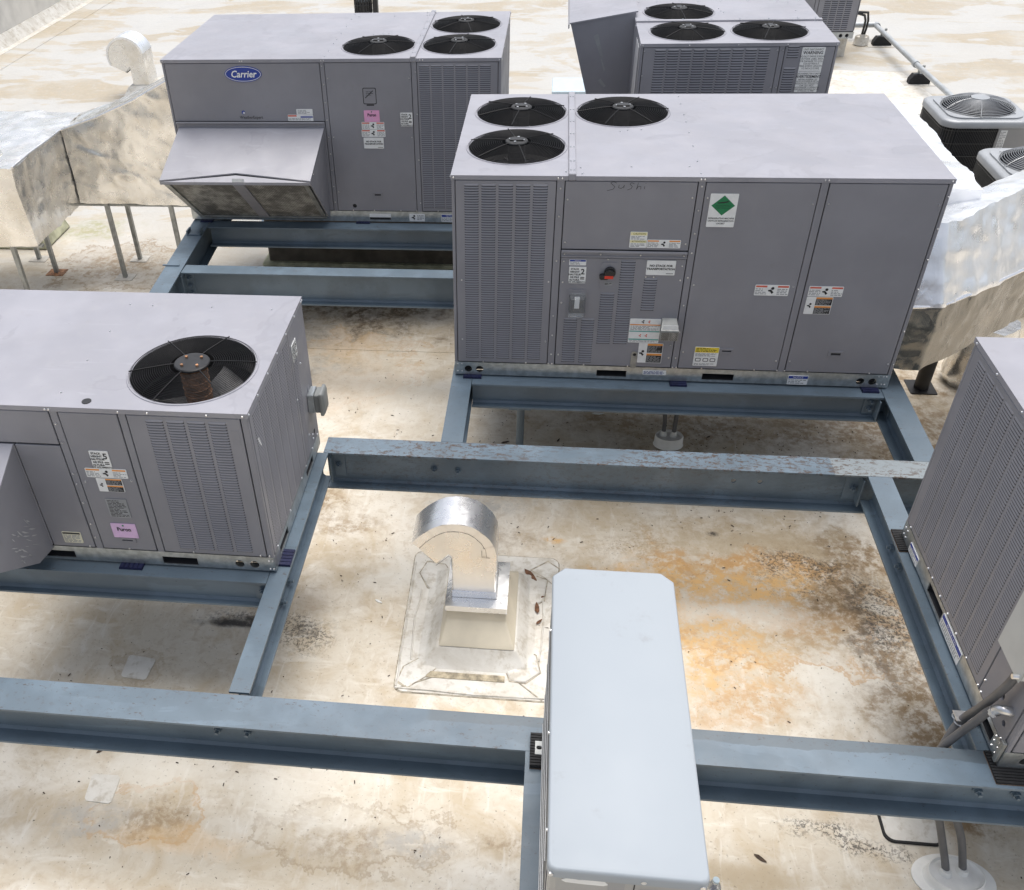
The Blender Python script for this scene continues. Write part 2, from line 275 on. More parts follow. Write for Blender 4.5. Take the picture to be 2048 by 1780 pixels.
# ------------------------------------------------------------------ mesh helpers
OFF = {}
def offof(o):
    while o is not None:
        if o.name in OFF: return OFF[o.name]
        o = o.parent
    return Vector((0, 0, -ZO))
def props(o, label=None, cat=None, group=None, kind=None):
    if label: o['label'] = label
    if cat: o['category'] = cat
    if group: o['group'] = group
    if kind: o['kind'] = kind
    return o
def thing(name, label, cat, loc=(0, 0, 0), rot=0., group=None, local=None):
    """an Empty at the thing's base; parts are written in steel coordinates unless local gives the local origin"""
    o = bpy.data.objects.new(name, None); COL.objects.link(o); o.empty_display_size = .1
    o.location = (loc[0], loc[1], loc[2]+ZO); o.rotation_euler = (0, 0, rot)
    OFF[o.name] = Vector(local) if local is not None else Vector(loc)
    return props(o, label, cat, group)
ID = lambda a, b, c: (a, b, c)
class MB:
    def __init__(s): s.v = []; s.f = []; s.mi = []
    def add(s, vs, fs, mi=0):
        n = len(s.v); s.v += [tuple(x) for x in vs]; s.f += [[i+n for i in f] for f in fs]; s.mi += [mi]*len(fs); return s
    def box(s, a, b, mi=0, fm=ID):
        vs = [fm(x, y, z) for z in (a[2], b[2]) for y in (a[1], b[1]) for x in (a[0], b[0])]
        return s.add(vs, [(0, 2, 3, 1), (4, 5, 7, 6), (0, 1, 5, 4), (2, 6, 7, 3), (0, 4, 6, 2), (1, 3, 7, 5)], mi)
    def prism(s, poly, h0, h1, fm=ID, mi=0):
        n = len(poly); vs = [fm(a, b, h0) for a, b in poly]+[fm(a, b, h1) for a, b in poly]
        fs = [list(range(n))[::-1], list(range(n, 2*n))]+[(i, (i+1) % n, n+(i+1) % n, n+i) for i in range(n)]
        return s.add(vs, fs, mi)
    def loft(s, rings, cap=True, mi=0, closed=True):
        n = len(rings[0]); vs = [p for r in rings for p in r]; fs = []
        for i in range(len(rings)-1):
            for j in range(n if closed else n-1):
                fs.append((i*n+j, i*n+(j+1) % n, (i+1)*n+(j+1) % n, (i+1)*n+j))
        if cap: fs += [list(range(n))[::-1], [len(vs)-n+j for j in range(n)]]
        return s.add(vs, fs, mi)
    def cyl(s, p0, p1, r0, r1=None, n=16, cap=True, mi=0):
        r1 = r0 if r1 is None else r1; p0, p1 = Vector(p0), Vector(p1); d = (p1-p0).normalized(); a = d.orthogonal().normalized(); b = d.cross(a)
        rg = lambda p, r: [p+(a*math.cos(6.28318*i/n)+b*math.sin(6.28318*i/n))*r for i in range(n)]
        return s.loft([rg(p0, r0), rg(p1, r1)], cap, mi)
    def tube(s, pts, r, n=8, cap=True, mi=0, close=False):
        P = [Vector(p) for p in pts]; m_ = len(P); a = None; rings = []
        for i, p in enumerate(P):
            if close: d = (P[(i+1) % m_]-P[i-1])
            else: d = P[min(i+1, m_-1)]-P[max(i-1, 0)]
            d.normalize()
            if a is None: a = d.orthogonal().normalized()
            a = (a-d*a.dot(d)).normalized(); b = d.cross(a); q = r[i] if isinstance(r, (list, tuple)) else r
            rings.append([p+(a*math.cos(6.28318*j/n)+b*math.sin(6.28318*j/n))*q for j in range(n)])
        if close: rings.append(rings[0]); cap = False
        return s.loft(rings, cap, mi)
    def torus(s, c, R, r, n=48, m_=5, mi=0):
        c = Vector(c); return s.loft([[c+Vector((math.cos(6.28318*i/n)*(R+r*math.cos(6.28318*j/m_)), math.sin(6.28318*i/n)*(R+r*math.cos(6.28318*j/m_)), r*math.sin(6.28318*j/m_))) for j in range(m_)] for i in range(n+1)], False, mi)
    def plate(s, outline, holes, h0, h1, fm=ID, mi=0, hmi=None):
        bm = bmesh.new()
        for lp in [outline]+holes:
            vv = [bm.verts.new((a, b, 0)) for a, b in lp]
            for i in range(len(vv)): bm.edges.new((vv[i], vv[(i+1) % len(vv)]))
        bmesh.ops.triangle_fill(bm, use_beauty=True, use_dissolve=False, edges=bm.edges[:], normal=(0, 0, 1))
        bm.verts.index_update(); co = [(v.co.x, v.co.y) for v in bm.verts]; fs = [[v.index for v in f.verts] for f in bm.faces]; bm.free()
        s.add([fm(a, b, h1) for a, b in co], fs, mi); s.add([fm(a, b, h0) for a, b in co], [f[::-1] for f in fs], mi)
        for q, lp in enumerate([outline]+holes):
            n = len(lp); s.add([fm(a, b, h0) for a, b in lp]+[fm(a, b, h1) for a, b in lp], [(i, (i+1) % n, n+(i+1) % n, n+i) for i in range(n)], mi if (q == 0 or hmi is None) else hmi)
        return s
    def mesh(s, name, mats, off=Vector((0, 0, 0)), bev=0., smooth=30, seg=1):
        me = bpy.data.meshes.new(name); me.from_pydata([Vector(v)-off for v in s.v], [], s.f)
        if not isinstance(mats, (list, tuple)): mats = [mats]
        for x in mats: me.materials.append(M[x] if isinstance(x, str) else x)
        me.polygons.foreach_set('material_index', s.mi)
        bm = bmesh.new(); bm.from_mesh(me); bmesh.ops.recalc_face_normals(bm, faces=bm.faces[:])
        if bev:
            es = [e for e in bm.edges if len(e.link_faces) == 2 and e.calc_face_angle(0) > .5]
            bmesh.ops.bevel(bm, geom=es, offset=bev, segments=seg, affect='EDGES', profile=.6, clamp_overlap=True)
        bm.to_mesh(me); bm.free()
        if smooth:
            me.polygons.foreach_set('use_smooth', [True]*len(me.polygons)); me.set_sharp_from_angle(angle=math.radians(smooth))
        me.update(); return me
    def build(s, name, mats, parent=None, bev=0., smooth=30, loc=None, kind=None, seg=1, label=None):
        off = offof(parent) if loc is None else Vector(loc)
        o = bpy.data.objects.new(name, s.mesh(name, mats, off, bev, smooth, seg)); COL.objects.link(o)
        if parent is not None: o.parent = parent
        elif loc is not None: o.location = (loc[0], loc[1], loc[2]+ZO)
        if kind: o['kind'] = kind
        if label: o['label'] = label
        return o
def inst(name, me, parent, loc, rot=(0, 0, 0)):
    o = bpy.data.objects.new(name, me); COL.objects.link(o); o.parent = parent; o.location = Vector(loc)-offof(parent); o.rotation_euler = rot; return o
def circle(cx, cy, r, n=40): return [(cx+r*math.cos(6.28318*i/n), cy+r*math.sin(6.28318*i/n)) for i in range(n)]
def rect(a, b, c, d): return [(a, b), (c, b), (c, d), (a, d)]
def rrect(a, b, c, d, r, n=5):
    out = []
    for cx, cy, s0 in ((c-r, b+r, -90), (c-r, d-r, 0), (a+r, d-r, 90), (a+r, b+r, 180)):
        out += [(cx+r*math.cos(math.radians(s0+90*i/n)), cy+r*math.sin(math.radians(s0+90*i/n))) for i in range(n+1)]
    return out
TXT = {}
def text_mesh(s_, size, align, shear=0., bold=0.):
    key = (s_, size, align, shear, bold)
    if key not in TXT:
        cu = bpy.data.curves.new('t', 'FONT'); cu.body = s_; cu.size = size; cu.align_x = align; cu.align_y = 'CENTER'; cu.shear = shear; cu.offset = bold; cu.resolution_u = 2
        ob = bpy.data.objects.new('t', cu); me = bpy.data.meshes.new_from_object(ob); TXT[key] = ([tuple(v.co) for v in me.vertices], [list(p.vertices) for p in me.polygons])
        bpy.data.objects.remove(ob); bpy.data.curves.remove(cu); bpy.data.meshes.remove(me)
    return TXT[key]
def txt(parent, fm, s_, u, v, size, mat='ink', w=.0105, align='CENTER', shear=0., bold=0., sx=1., rot=0.):
    vs, fs = text_mesh(s_, size, align, shear, bold); mb = MB(); c_, s2 = math.cos(rot), math.sin(rot)
    mb.add([fm(u+x*sx*c_-y*s2, v+x*sx*s2+y*c_, w) for x, y, z in vs], fs); return mb.build('lettering', mat, parent, smooth=0)
def sticker(parent, fm, u0, v0, u1, v1, mat='white', w=.0085, name='label_sticker', label=None, r=.004):
    return MB().prism(rrect(u0, v0, u1, v1, r, 2), w-.003, w+.001, fm).build(name, mat, parent, smooth=0, label=label)
def band(parent, fm, u0, v0, u1, v1, mat, w=.0098, name='printed_band'):
    return MB().box((u0, v0, w-.001), (u1, v1, w), 0, fm).build(name, mat, parent, smooth=0)
def fine(parent, fm, u0, v0, u1, v1, rows, mat='inkg', w=.0101, fill=.5):
    mb = MB(); h = (v1-v0)/rows; rd = random.Random(int((u0+v0*7)*1000))
    for i in range(rows):
        u = u0; v = v1-h*(i+.5)
        end = u1-(u1-u0)*rd.choice((0, .05, .1, .35))
        while u < end-.004:
            l = min(rd.uniform(.008, .03), end-u); mb.box((u, v-h*fill*.5, w-.0006), (u+l, v+h*fill*.5, w), 0, fm); u += l+.005
    return mb.build('fine_print', mat, parent, smooth=0)
def louvers(parent, fm, u0, u1, v0, v1, pitch=.0168, depth=.34, w=.006):
    n = max(2, round((v1-v0)/pitch)); p = (v1-v0)/n; mb = MB(); e = min(.012, (u1-u0)*.12)
    for i in range(n):
        b = v0+i*p; dd = p*depth; q = lambda v, w_, i_=0.: (fm(u0+i_, b+p*v, w+w_), fm(u1-i_, b+p*v, w+w_))
        A, B_, C_, D_ = q(.99, .0003), q(.80, dd*.62, e*.3), q(.36, dd, e*.8), q(.34, .0003, e*.5)
        mb.add([*A, *B_, *C_, *D_], [(0, 1, 3, 2), (2, 3, 5, 4), (0, 2, 6), (2, 4, 6), (1, 7, 3), (3, 7, 5)], 0); mb.add([*C_, *D_], [(0, 1, 3, 2)], 1)
        mb.add([*q(.34, .0004, e*.2), *q(-.03, .0004, e*.2)], [(0, 1, 3, 2)], 1)
    return mb.build('louver_column', ['paint', 'seam'], parent, smooth=0, kind='stuff')
def panel(parent, fm, u0, v0, u1, v1, w=.004, name='access_panel', mat='paint', holes=()):
    g = .0035
    if holes: return MB().plate(rect(u0+g, v0+g, u1-g, v1-g), list(holes), w-.016, w, fm).build(name, mat, parent)
    return MB().box((u0+g, v0+g, w-.016), (u1-g, v1-g, w), 0, fm).build(name, mat, parent, bev=.0025)
def screws(parent, pts, r=.0065, h=.006):
    """pts: (fm, u, v, w)"""
    mb = MB()
    for fm, u, v, w_ in pts:
        a = [fm(u+r*math.cos(i*1.0472), v+r*math.sin(i*1.0472), w_) for i in range(6)]; b = [fm(u+r*.62*math.cos(i*1.0472), v+r*.62*math.sin(i*1.0472), w_+h) for i in range(6)]
        mb.loft([a, b])
    return mb.build('screw_heads', 'screw', parent, kind='stuff')
def handle(parent, fm, u0, v0, u1, v1):
    h = MB().plate(rect(u0, v0, u1, v1), [rect(u0+.016, v0+.012, u1-.016, v1-.012)], .004, .010, fm).build('recessed_handle', 'hoodp', parent)
    MB().box((u0+.015, v0+.011, .0042), (u1-.015, v1-.011, .0052), 0, fm).build('grip_pocket', 'seam', h); return h

def fan(parent, cx, cy, zt, R, motor='motor', nring=17, spin=0., blademat='blade', depth=.36, wire='wire', dome=.028, hub=.085):
    """orifice, wire guard, hub plate, motor and blades of one condenser fan; zt = sheet top"""
    MB().torus((cx, cy, zt), R+.018, .006, 56, 6).build('fan_orifice_ring', 'top', parent)
    n = 48; rg = lambda r, z: [(cx+r*math.cos(6.28318*i/n), cy+r*math.sin(6.28318*i/n), z) for i in range(n)]
    MB().loft([rg(R+.004, zt-.004), rg(R-.012, zt-.05), rg(R-.012, zt-.15), rg(R+.03, zt-.2)], False).build('fan_shroud', 'black', parent)
    g = MB(); dz = lambda r: zt+.010+dome*(1-(r/R)**2)
    for i in range(nring):
        r = hub+.01+(R-hub-.006)*(i+1)/nring; g.torus((cx, cy, dz(r)), r, .0018, 56, 4)
    for i in range(6):
        a = spin+i*math.pi/3
        g.tube([(cx+r*math.cos(a), cy+r*math.sin(a), dz(min(r, R))+.003) for r in (hub*.8, R*.45, R*.75, R+.012)], .0034, 5)
    gd = g.build('fan_guard', wire, parent)
    MB().cyl((cx, cy, dz(hub)-.006), (cx, cy, dz(0)+.006), hub, hub*.96, 28).build('hub_plate', 'black' if motor != 'motor' else 'motor', gd, bev=.004)
    if motor == 'motor': MB().box((cx-.045, cy-.022, dz(0)+.0065), (cx+.045, cy+.022, dz(0)+.016)).build('hub_bracket', 'black', gd, bev=.003)
    mb = MB()
    for i in range(4):
        a = spin+.6+i*math.pi/2; mb.cyl((cx+hub*.6*math.cos(a), cy+hub*.6*math.sin(a), dz(0)), (cx+hub*.6*math.cos(a), cy+hub*.6*math.sin(a), dz(0)+.014), .008, n=8)
    mb.build('hub_bolts', 'rustm' if motor != 'motor' else 'screw', gd)
    mt = MB(); mt.cyl((cx, cy, zt-.18), (cx, cy, dz(hub)-.007), hub*.74, n=24)
    for z in (zt-.14, zt-.10, zt-.06, zt-.02): mt.torus((cx, cy, z), hub*.74, .003, 24, 4)
    mt.cyl((cx, cy, zt-.24), (cx, cy, zt-.18), .05, n=16); mt.build('fan_motor', motor, parent)
    for i in range(3):
        rows = []
        for q in range(7):
            r = .05+(R-.03-.05)*q/6; wd = .22+.06*q/6
            rows.append([(cx+r*math.cos(spin+.9+i*2.0944+wd*(s_-.5)*2.0), cy+r*math.sin(spin+.9+i*2.0944+wd*(s_-.5)*2.0), zt-.20+(s_-.5)*.085) for s_ in (0, .25, .5, .75, 1)])
        mb = MB(); mb.loft(rows, False, 0, False); mb.loft([[(x, y, z-.003) for x, y, z in rw] for rw in rows], False, 0, False); mb.build('fan_blade', blademat, parent)
def cap(parent, name, x0, y0, x1, y1, z0, z1, holes, mat='top', lip=.0):
    return MB().plate(rect(x0, y0, x1, y1), [circle(*h, 56) for h in holes], z0, z1).build(name, [mat], parent)
def shell(parent, L, W, z0, z1, floor=None):
    t = .02; i = .012; mb = MB()
    mb.box((i, i, z0), (L-i, i+t, z1)); mb.box((i, W-i-t, z0), (L-i, W-i, z1)); mb.box((i, i+t, z0), (i+t, W-i-t, z1)); mb.box((L-i-t, i+t, z0), (L-i, W-i-t, z1))
    mb.build('inner_casing', 'seam', parent, smooth=0)
    fl = floor if floor else z1-.42
    MB().box((i+t, i+t, fl-.02), (L-i-t, W-i-t, fl)).build('inner_deck', 'inner', parent, smooth=0)
def rail(parent, fm, U, slots, holes, z0=.015, z1=.115, ret=.05):
    """galvanised base rail with fork pockets and round holes"""
    hl = [rect(a, b, c, d) for a, b, c, d in slots]+[circle(u, v, .026, 20) for u, v in holes]
    r = MB().plate(rect(0, z0, U, z1), hl, -.004, .002, fm)
    r.box((0, z0, -ret), (U, z0+.006, -.0045), 0, fm); r.box((0, z0+.045, .002), (U, z0+.049, .005), 0, fm) if not slots else None
    o = r.build('base_rail', 'galv', parent)
    for a, b, c, d in slots:
        q = MB(); q.box((a-.006, b-.006, -.30), (c+.006, b-.001, -.005), 0, fm); q.box((a-.006, d+.001, -.30), (c+.006, d+.006, -.005), 0, fm); q.box((a-.006, b-.001, -.30), (a-.001, d+.001, -.005), 0, fm); q.box((c+.001, b-.001, -.30), (c+.006, d+.001, -.005), 0, fm); q.box((a, b, -.30), (c, d, -.296), 0, fm)
        q.build('fork_pocket', 'seam', o, smooth=0)
    for u, v in holes:
        MB().box((u-.03, v-.03, -.05), (u+.03, v+.03, -.045), 0, fm).build('hole_backing', 'seam', o, smooth=0)
    return o
def fms(L, W):
    return (lambda u, v, w: (u, -w, v), lambda u, v, w: (-w, W-u, v), lambda u, v, w: (L+w, u, v), lambda u, v, w: (L-u, W+w, v))   # front, left, right, back
def col(x0, x1, n, g=.1): # n louver columns between x0 and x1
    p = (x1-x0)/(n-g); return [(x0+i*p, x0+i*p+p*(1-g)) for i in range(n)]

# decals shared by several units ------------------------------------------------
def stack_label(root, fm, u0, v0, u1, v1, num):
    s = sticker(root, fm, u0, v0, u1, v1, label='white stack height sticker with a large number'); W_, H_ = u1-u0, v1-v0
    for i, ln in enumerate(('STACK', 'HEIGHT', 'HAUTEUR', 'DE PILE', 'ALTURA')): txt(s, fm, ln, u0+W_*.34, v1-H_*(.14+.165*i), H_*.15, bold=.0006)
    txt(s, fm, 'DE APILAMIENTO', u0+W_*.5, v0+H_*.07, H_*.12, bold=.0004)
    txt(s, fm, num, u0+W_*.8, v1-H_*.3, H_*.46, bold=.001)
    band(s, fm, u0+W_*.68, v0+H_*.34, u0+W_*.92, v0+H_*.39, 'ink'); band(s, fm, u0+W_*.68, v0+H_*.24, u0+W_*.92, v0+H_*.30, 'ink')
def hazard(root, fm, u0, v0, u1, v1, hue='redb'):
    """bilingual warning strip: coloured headers, small print and a pictogram in the middle"""
    s = sticker(root, fm, u0, v0, u1, v1, label='white bilingual warning strip with a pictogram'); W_, H_ = u1-u0, v1-v0
    for a, b in ((.02, .35), (.66, .98)):
        band(s, fm, u0+W_*a, v1-H_*.22, u0+W_*b, v1-H_*.05, hue); fine(s, fm, u0+W_*a, v0+H_*.08, u0+W_*b, v1-H_*.3, 4)
    picto(s, fm, u0+W_*.5, v0+H_*.5, H_*.36)
def picto(s, fm, u, v, r, mat='ink'):
    mb = MB()
    mb.prism(circle(u+r*.15, v+r*.55, r*.38, 10), .0098, .0104, fm); mb.prism([(u-r*.9, v+r*.1), (u-r*.2, v+r*.25), (u+r*.5, v-r*.5), (u+r*.1, v-r*.9), (u-r*.3, v-r*.3), (u-r*.8, v-r*.2)], .0106, .0111, fm)
    return mb.build('pictogram', mat, s, smooth=0)
def black_warn(root, fm, u0, v0, u1, v1):
    s = sticker(root, fm, u0, v0, u1, v1, label='black and orange warning sticker with white pictogram strip'); W_, H_ = u1-u0, v1-v0; a = u0+W_*.36
    for b in (0, .5):
        band(s, fm, a, v0+H_*(b+.02), u1-.003, v0+H_*(b+.38), 'ink'); band(s, fm, a, v0+H_*(b+.385), u1-.003, v0+H_*(b+.48), 'orange'); fine(s, fm, a+.004, v0+H_*(b+.04), u1-.008, v0+H_*(b+.36), 6, 'inkg')
    picto(s, fm, u0+W_*.17, v0+H_*.5, H_*.16)
def notice(root, fm, u0, v0, u1, v1, word='NOTICE'):
    s = sticker(root, fm, u0, v0, u1, v1, label='white sticker with a blue NOTICE header', w=.005); H_ = v1-v0
    band(s, fm, u0+.003, v1-H_*.34, u1-.003, v1-H_*.04, 'blue', .0064); txt(s, fm, word, (u0+u1)/2, v1-H_*.19, H_*.26, 'white', .0070); fine(s, fm, u0+.006, v0+H_*.08, u1-.006, v1-H_*.40, 3, w=.0066)
def nostack(root, fm, u0, v0, u1, v1):
    s = sticker(root, fm, u0, v0, u1, v1, label='white sticker reading NO STACK FOR TRANSPORTATION'); W_, H_ = u1-u0, v1-v0
    txt(s, fm, 'NO STACK FOR', u0+W_*.5, v0+H_*.64, H_*.2, bold=.0008); txt(s, fm, 'TRANSPORTATION', u0+W_*.5, v0+H_*.42, H_*.2, bold=.0008); band(s, fm, u0+W_*.7, v0+H_*.09, u0+W_*.95, v0+H_*.13, 'ink')
def puron(root, fm, u0, v0, u1, v1, mat):
    s = sticker(root, fm, u0, v0, u1, v1, mat, label='pink refrigerant sticker reading Puron'); W_, H_ = u1-u0, v1-v0
    txt(s, fm, 'Puron', u0+W_*.5, v0+H_*.60, H_*.36, 'ink', bold=.0012, sx=.9); MB().prism(circle(u0+W_*.5, v1-H_*.12, H_*.06, 8), .0098, .0106, fm).build('leaf_emblem', 'green', s); fine(s, fm, u0+W_*.15, v0+H_*.12, u1-W_*.15, v0+H_*.38, 3, 'lilac', fill=.35)
def caution(root, fm, u0, v0, u1, v1, mat='yellow'):
    s = sticker(root, fm, u0, v0, u1, v1); W_, H_ = u1-u0, v1-v0; return s, W_, H_

# ------------------------------------------------------------------ the setting
def roof():
    mb = MB(); mb.add([(-40, -25, -1), (45, -25, -1), (45, 55, -1), (-40, 55, -1)], [(0, 1, 2, 3)])
    o = mb.build('roof', 'roof', smooth=0, loc=(0, 0, -1)); o['kind'] = 'structure'
    def sheet(name, poly, t0=.001, t1=.0045, mat='roof', lab=None):
        q = MB().prism(poly, -1+t0, -1+t1).build(name, mat, o, label=lab); return q
    OFF[o.name] = Vector((0, 0, -1))
    # mended squares, lap strips and pieced sheets of membrane
    sheet('membrane_patch', [(-1.963, -1.93), (-1.957, -2.085), (-1.94, -2.1), (-1.80, -2.112), (-1.785, -2.10), (-1.775, -1.955), (-1.79, -1.937), (-1.945, -1.922)], mat='flash', lab='pale rounded square patch on the stained roof')
    sheet('membrane_patch', [(-1.852, -2.815), (-1.836, -2.955), (-1.82, -2.972), (-1.69, -2.978), (-1.675, -2.965), (-1.68, -2.815), (-1.70, -2.797), (-1.835, -2.80)], mat='flash', lab='pale rounded square patch nearest the front edge')
    for i, (x0, y0, x1, y1) in enumerate([(-12, 1.95, 3.2, 2.03), (3.72, -.2, 3.79, 3.0), (3.9, 8.2, 9, 8.32), (-9.6, 8, -9.5, 20), (2.55, 12.2, 2.65, 18)]):
        sheet('lap_strip', rect(x0, y0, x1, y1), .001, .004+.0005*i)
    for i, pl in enumerate([[(4.7, 9.0), (6.4, 8.9), (6.2, 11.0), (4.9, 11.2)], [(4.75, 7.5), (7.4, 7.6), (6.9, 8.6), (4.8, 8.8)], [(-5, 12.5), (-2.2, 12.4), (-2.4, 14.4), (-4.6, 14.5)]]):
        sheet('membrane_sheet', pl, .001, .0062+.0006*i, 'flash')
    return o
ROOF = roof()
def parapet():
    o = thing('parapet_wall', 'pale coated parapet wall along the far left roof edge', 'wall', (-10.4, 16, -1))
    MB().box((-10.75, -24, -1), (-10.32, 54, .1)).build('wall', 'wall', o, smooth=0)
    MB().box((-10.82, -24, .1), (-10.27, 54, .16)).build('coping', 'flash', o, bev=.01)
    MB().prism([(-10.318, -1), (-10.318, -.8), (-10.29, -.8), (-10.14, -.995), (-10.0, -.996), (-10.0, -1)], -24, 54, lambda a, b, h: (a, h, b)).build('base_flashing', 'flash', o)
parapet()

# ------------------------------------------------------------------ steel dunnage
BOLT = MB()
BOLT.cyl((0, 0, 0), (0, 0, .004), .024, n=16); BOLT.cyl((0, 0, .004), (0, 0, .02), .0185, n=6); BOLT.cyl((0, 0, .02), (0, 0, .036), .0095, n=10)
BOLT = BOLT.mesh('hex_bolt', 'beam')
def beam(root, axis, a0, a1, c, wd, dp, mat='beam', zt=0., holes=()):
    """wide-flange beam; axis 'x' or 'y', centre line at c on the other axis"""
    fm = (lambda a, b, z: (a, c+b, z)) if axis == 'x' else (lambda a, b, z: (c+b, a, z))
    tf = .013; mb = MB(); hw = wd/2
    mb.box((a0, -hw, zt-tf), (a1, hw, zt), 0, fm); mb.box((a0, -hw, zt-dp), (a1, hw, zt-dp+tf), 0, fm)
    mb.plate(rect(a0, zt-dp+tf, a1, zt-tf), [circle(u, v, .016, 14) for u, v in holes], -.005, .005, lambda a, b, h: fm(a, h, b))
    for s in (-1, 1):
        mb.add([fm(x, s*.005, z) for x in (a0, a1) for z in (zt-dp+tf, zt-dp+tf+.014)]+[fm(x, s*.019, zt-dp+tf) for x in (a0, a1)], [(0, 1, 3, 2), (1, 5, 3) if 0 else (0, 4, 1), (2, 3, 5), (1, 4, 5, 3)])
    return mb.build('steel_beam', mat, root, bev=.0)
def bolts(b, pts, face): # face: rotation of +z
    r = {'-y': (math.pi/2, 0, 0), '+x': (0, math.pi/2, 0), '-x': (0, -math.pi/2, 0), '+z': (0, 0, 0)}[face]
    for p in pts: inst('hex_bolt', BOLT, b, p, r)
def clip(b, x, y, z0, z1, sx, sy, along='x'):
    """bolted clip angle in the corner at (x,y): legs run sx along x and sy along y"""
    mb = MB(); t = .009; a = .085
    x0, x1 = sorted((x, x+sx*a)); y0, y1 = sorted((y, y+sy*t)); mb.box((x0, y0, z0), (x1, y1, z1))
    x0, x1 = sorted((x, x+sx*t)); y0, y1 = sorted((y+sy*t, y+sy*a)); mb.box((x0, y0, z0), (x1, y1, z1))
    return mb.build('clip_angle', 'beam', b, bev=.002)
def frame_front():
    o = thing('steel_frame', 'blue grey bolted steel beam frame carrying the four nearer rooftop units', 'frame', (0.4, -1.6, -1))
    F = beam(o, 'x', -6.5, 6, -3.018, .188, .279, 'beam_front', holes=[(1.868, -.13), (2.029, -.131)])
    bolts(F, [(-.88, -3.024, -.14), (-.73, -3.024, -.141), (2.616, -3.024, -.15), (2.775, -3.024, -.152)], '-y')
    Mm = beam(o, 'x', -.765, 6, -.888, .169, .297, 'beam_rust', holes=[(1.842, -.145), (2.003, -.144)])
    bolts(Mm, [(-.059, -.894, -.156), (.098, -.894, -.16)], '-y')
    c1 = clip(Mm, -.73, -.894, -.24, -.04, 1, -1); bolts(Mm, [(-.69, -.904, -.143)], '-y')
    c2 = clip(Mm, 2.592, -.894, -.24, -.04, -1, -1); bolts(Mm, [(2.555, -.904, -.145)], '-y')
    cr = beam(o, 'y', -2.908, -.975, -.785, .104, .2); bolts(cr, [(-.779, -1.995, -.148), (-.779, -2.161, -.148)], '+x')
    cf = beam(o, 'x', -4.6, -.84, -2.115, .104, .2); clip(cf, -.842, -2.12, -.17, -.03, -1, -1); bolts(cf, [(-.88, -2.131, -.09)], '-y')
    beam(o, 'x', -4.6, -.84, -.95, .104, .2)
    al = beam(o, 'y', -.801, 2.4, .052, .142, .2)
    ar = beam(o, 'y', -.801, 2.4, 2.985, .15, .2); clip(ar, 2.978, .0, -.18, -.03, -1, -1)
    af = beam(o, 'x', .127, 2.906, -.04, .135, .2); clip(af, 2.89, -.047, -.17, -.025, -1, -1); bolts(af, [(2.845, -.058, -.06), (2.845, -.058, -.12)], '-y')
    beam(o, 'x', .127, 2.906, 1.54, .135, .2)
    d = beam(o, 'y', -2.922, -.975, 2.665, .137, .2); bolts(d, [(2.659, -1.446, -.144), (2.659, -1.608, -.139)], '-x')
    beam(o, 'y', -2.922, -.975, 4.75, .137, .2)
    for x in (.66, 1.16):
        q = beam(o, 'y', -4.9, -3.114, x, .10, .2)
    beam(o, 'x', .715, 1.105, -4.7, .10, .2)
    for x, y, zt in ((.47, .25, -.0), (-4.5, -2.115, -.2), (5.6, -3.018, -.279), (-6.2, -3.018, -.279), (5.6, -.888, -.297), (2.985, 2.3, -.2), (.66, -4.8, -.2), (1.16, -4.8, -.2), (.052, 2.3, -.2), (-4.5, -.95, -.2)):
        if zt == 0:
            mb = MB(); mb.cyl((x, y, -.995), (x, y, -.215), .03, n=16); mb.box((x-.09, y-.09, -1), (x+.09, y+.09, -.99)); mb.box((x-.08, -.1, -.214), (x+.08, y+.08, -.202))
        else:
            mb = MB(); mb.cyl((x, y, -.988), (x, y, zt-.001), .045, n=16); mb.box((x-.1, y-.1, -1), (x+.1, y+.1, -.989))
        mb.build('pipe_post', 'beam', o)
    return o
frame_front()
def frame_rear():
    o = thing('steel_frame', 'blue grey steel beam frame under the unit with the oval logo', 'frame', (-1.5, 2.4, -1))
    L_ = MB(); fmr = lambda a, b, z: (-2.63+b-.055*(2.6-a)*-1.0*-1.0 if 0 else -2.695+b+.055*(2.6-a), a, z)
    hw = .083
    L_.box((.6, -hw, -.013), (5.2, hw, 0), 0, fmr); L_.box((.6, -hw, -.3), (5.2, hw, -.287), 0, fmr); L_.box((.6, -.005, -.287), (5.2, .005, -.013), 0, fmr)
    lb = L_.build('steel_beam', 'beam', o)
    MB().prism([(0, 0), (.13, 0), (.13, .045), (.117, .045), (.117, .012), (.013, .012), (.013, .045), (0, .045)], 2.255, 2.35, lambda a, b, h: (-2.735+a, h, .001+b)).build('channel_bracket', 'beam', lb)
    MB().box((-2.75, 1.62, .0005), (-2.60, 1.64, .010)).build('splice_plate', 'beam', lb)
    c2 = beam(o, 'x', -2.545, 1.2, 1.578, .15, .29, 'beam_back'); clip(c2, -2.548, 1.573, -.26, -.03, 1, -1); bolts(c2, [(-2.50, 1.562, -.08), (-2.50, 1.562, -.15), (-2.50, 1.562, -.22)], '-y')
    beam(o, 'x', -2.60, 1.0, 2.53, .15, .2); beam(o, 'x', -2.70, 1.0, 4.1, .15, .2)
    for x, y, z in ((-2.62, .9, -.3), (-2.75, 4.9, -.3), (1.0, 1.578, -.29), (.9, 2.53, -.2), (.9, 4.1, -.2)):
        mb = MB(); mb.cyl((x, y, -.988), (x, y, z-.001), .045, n=16); mb.box((x-.1, y-.1, -1), (x+.1, y+.1, -.989)); mb.build('pipe_post', 'beam', o)
frame_rear()
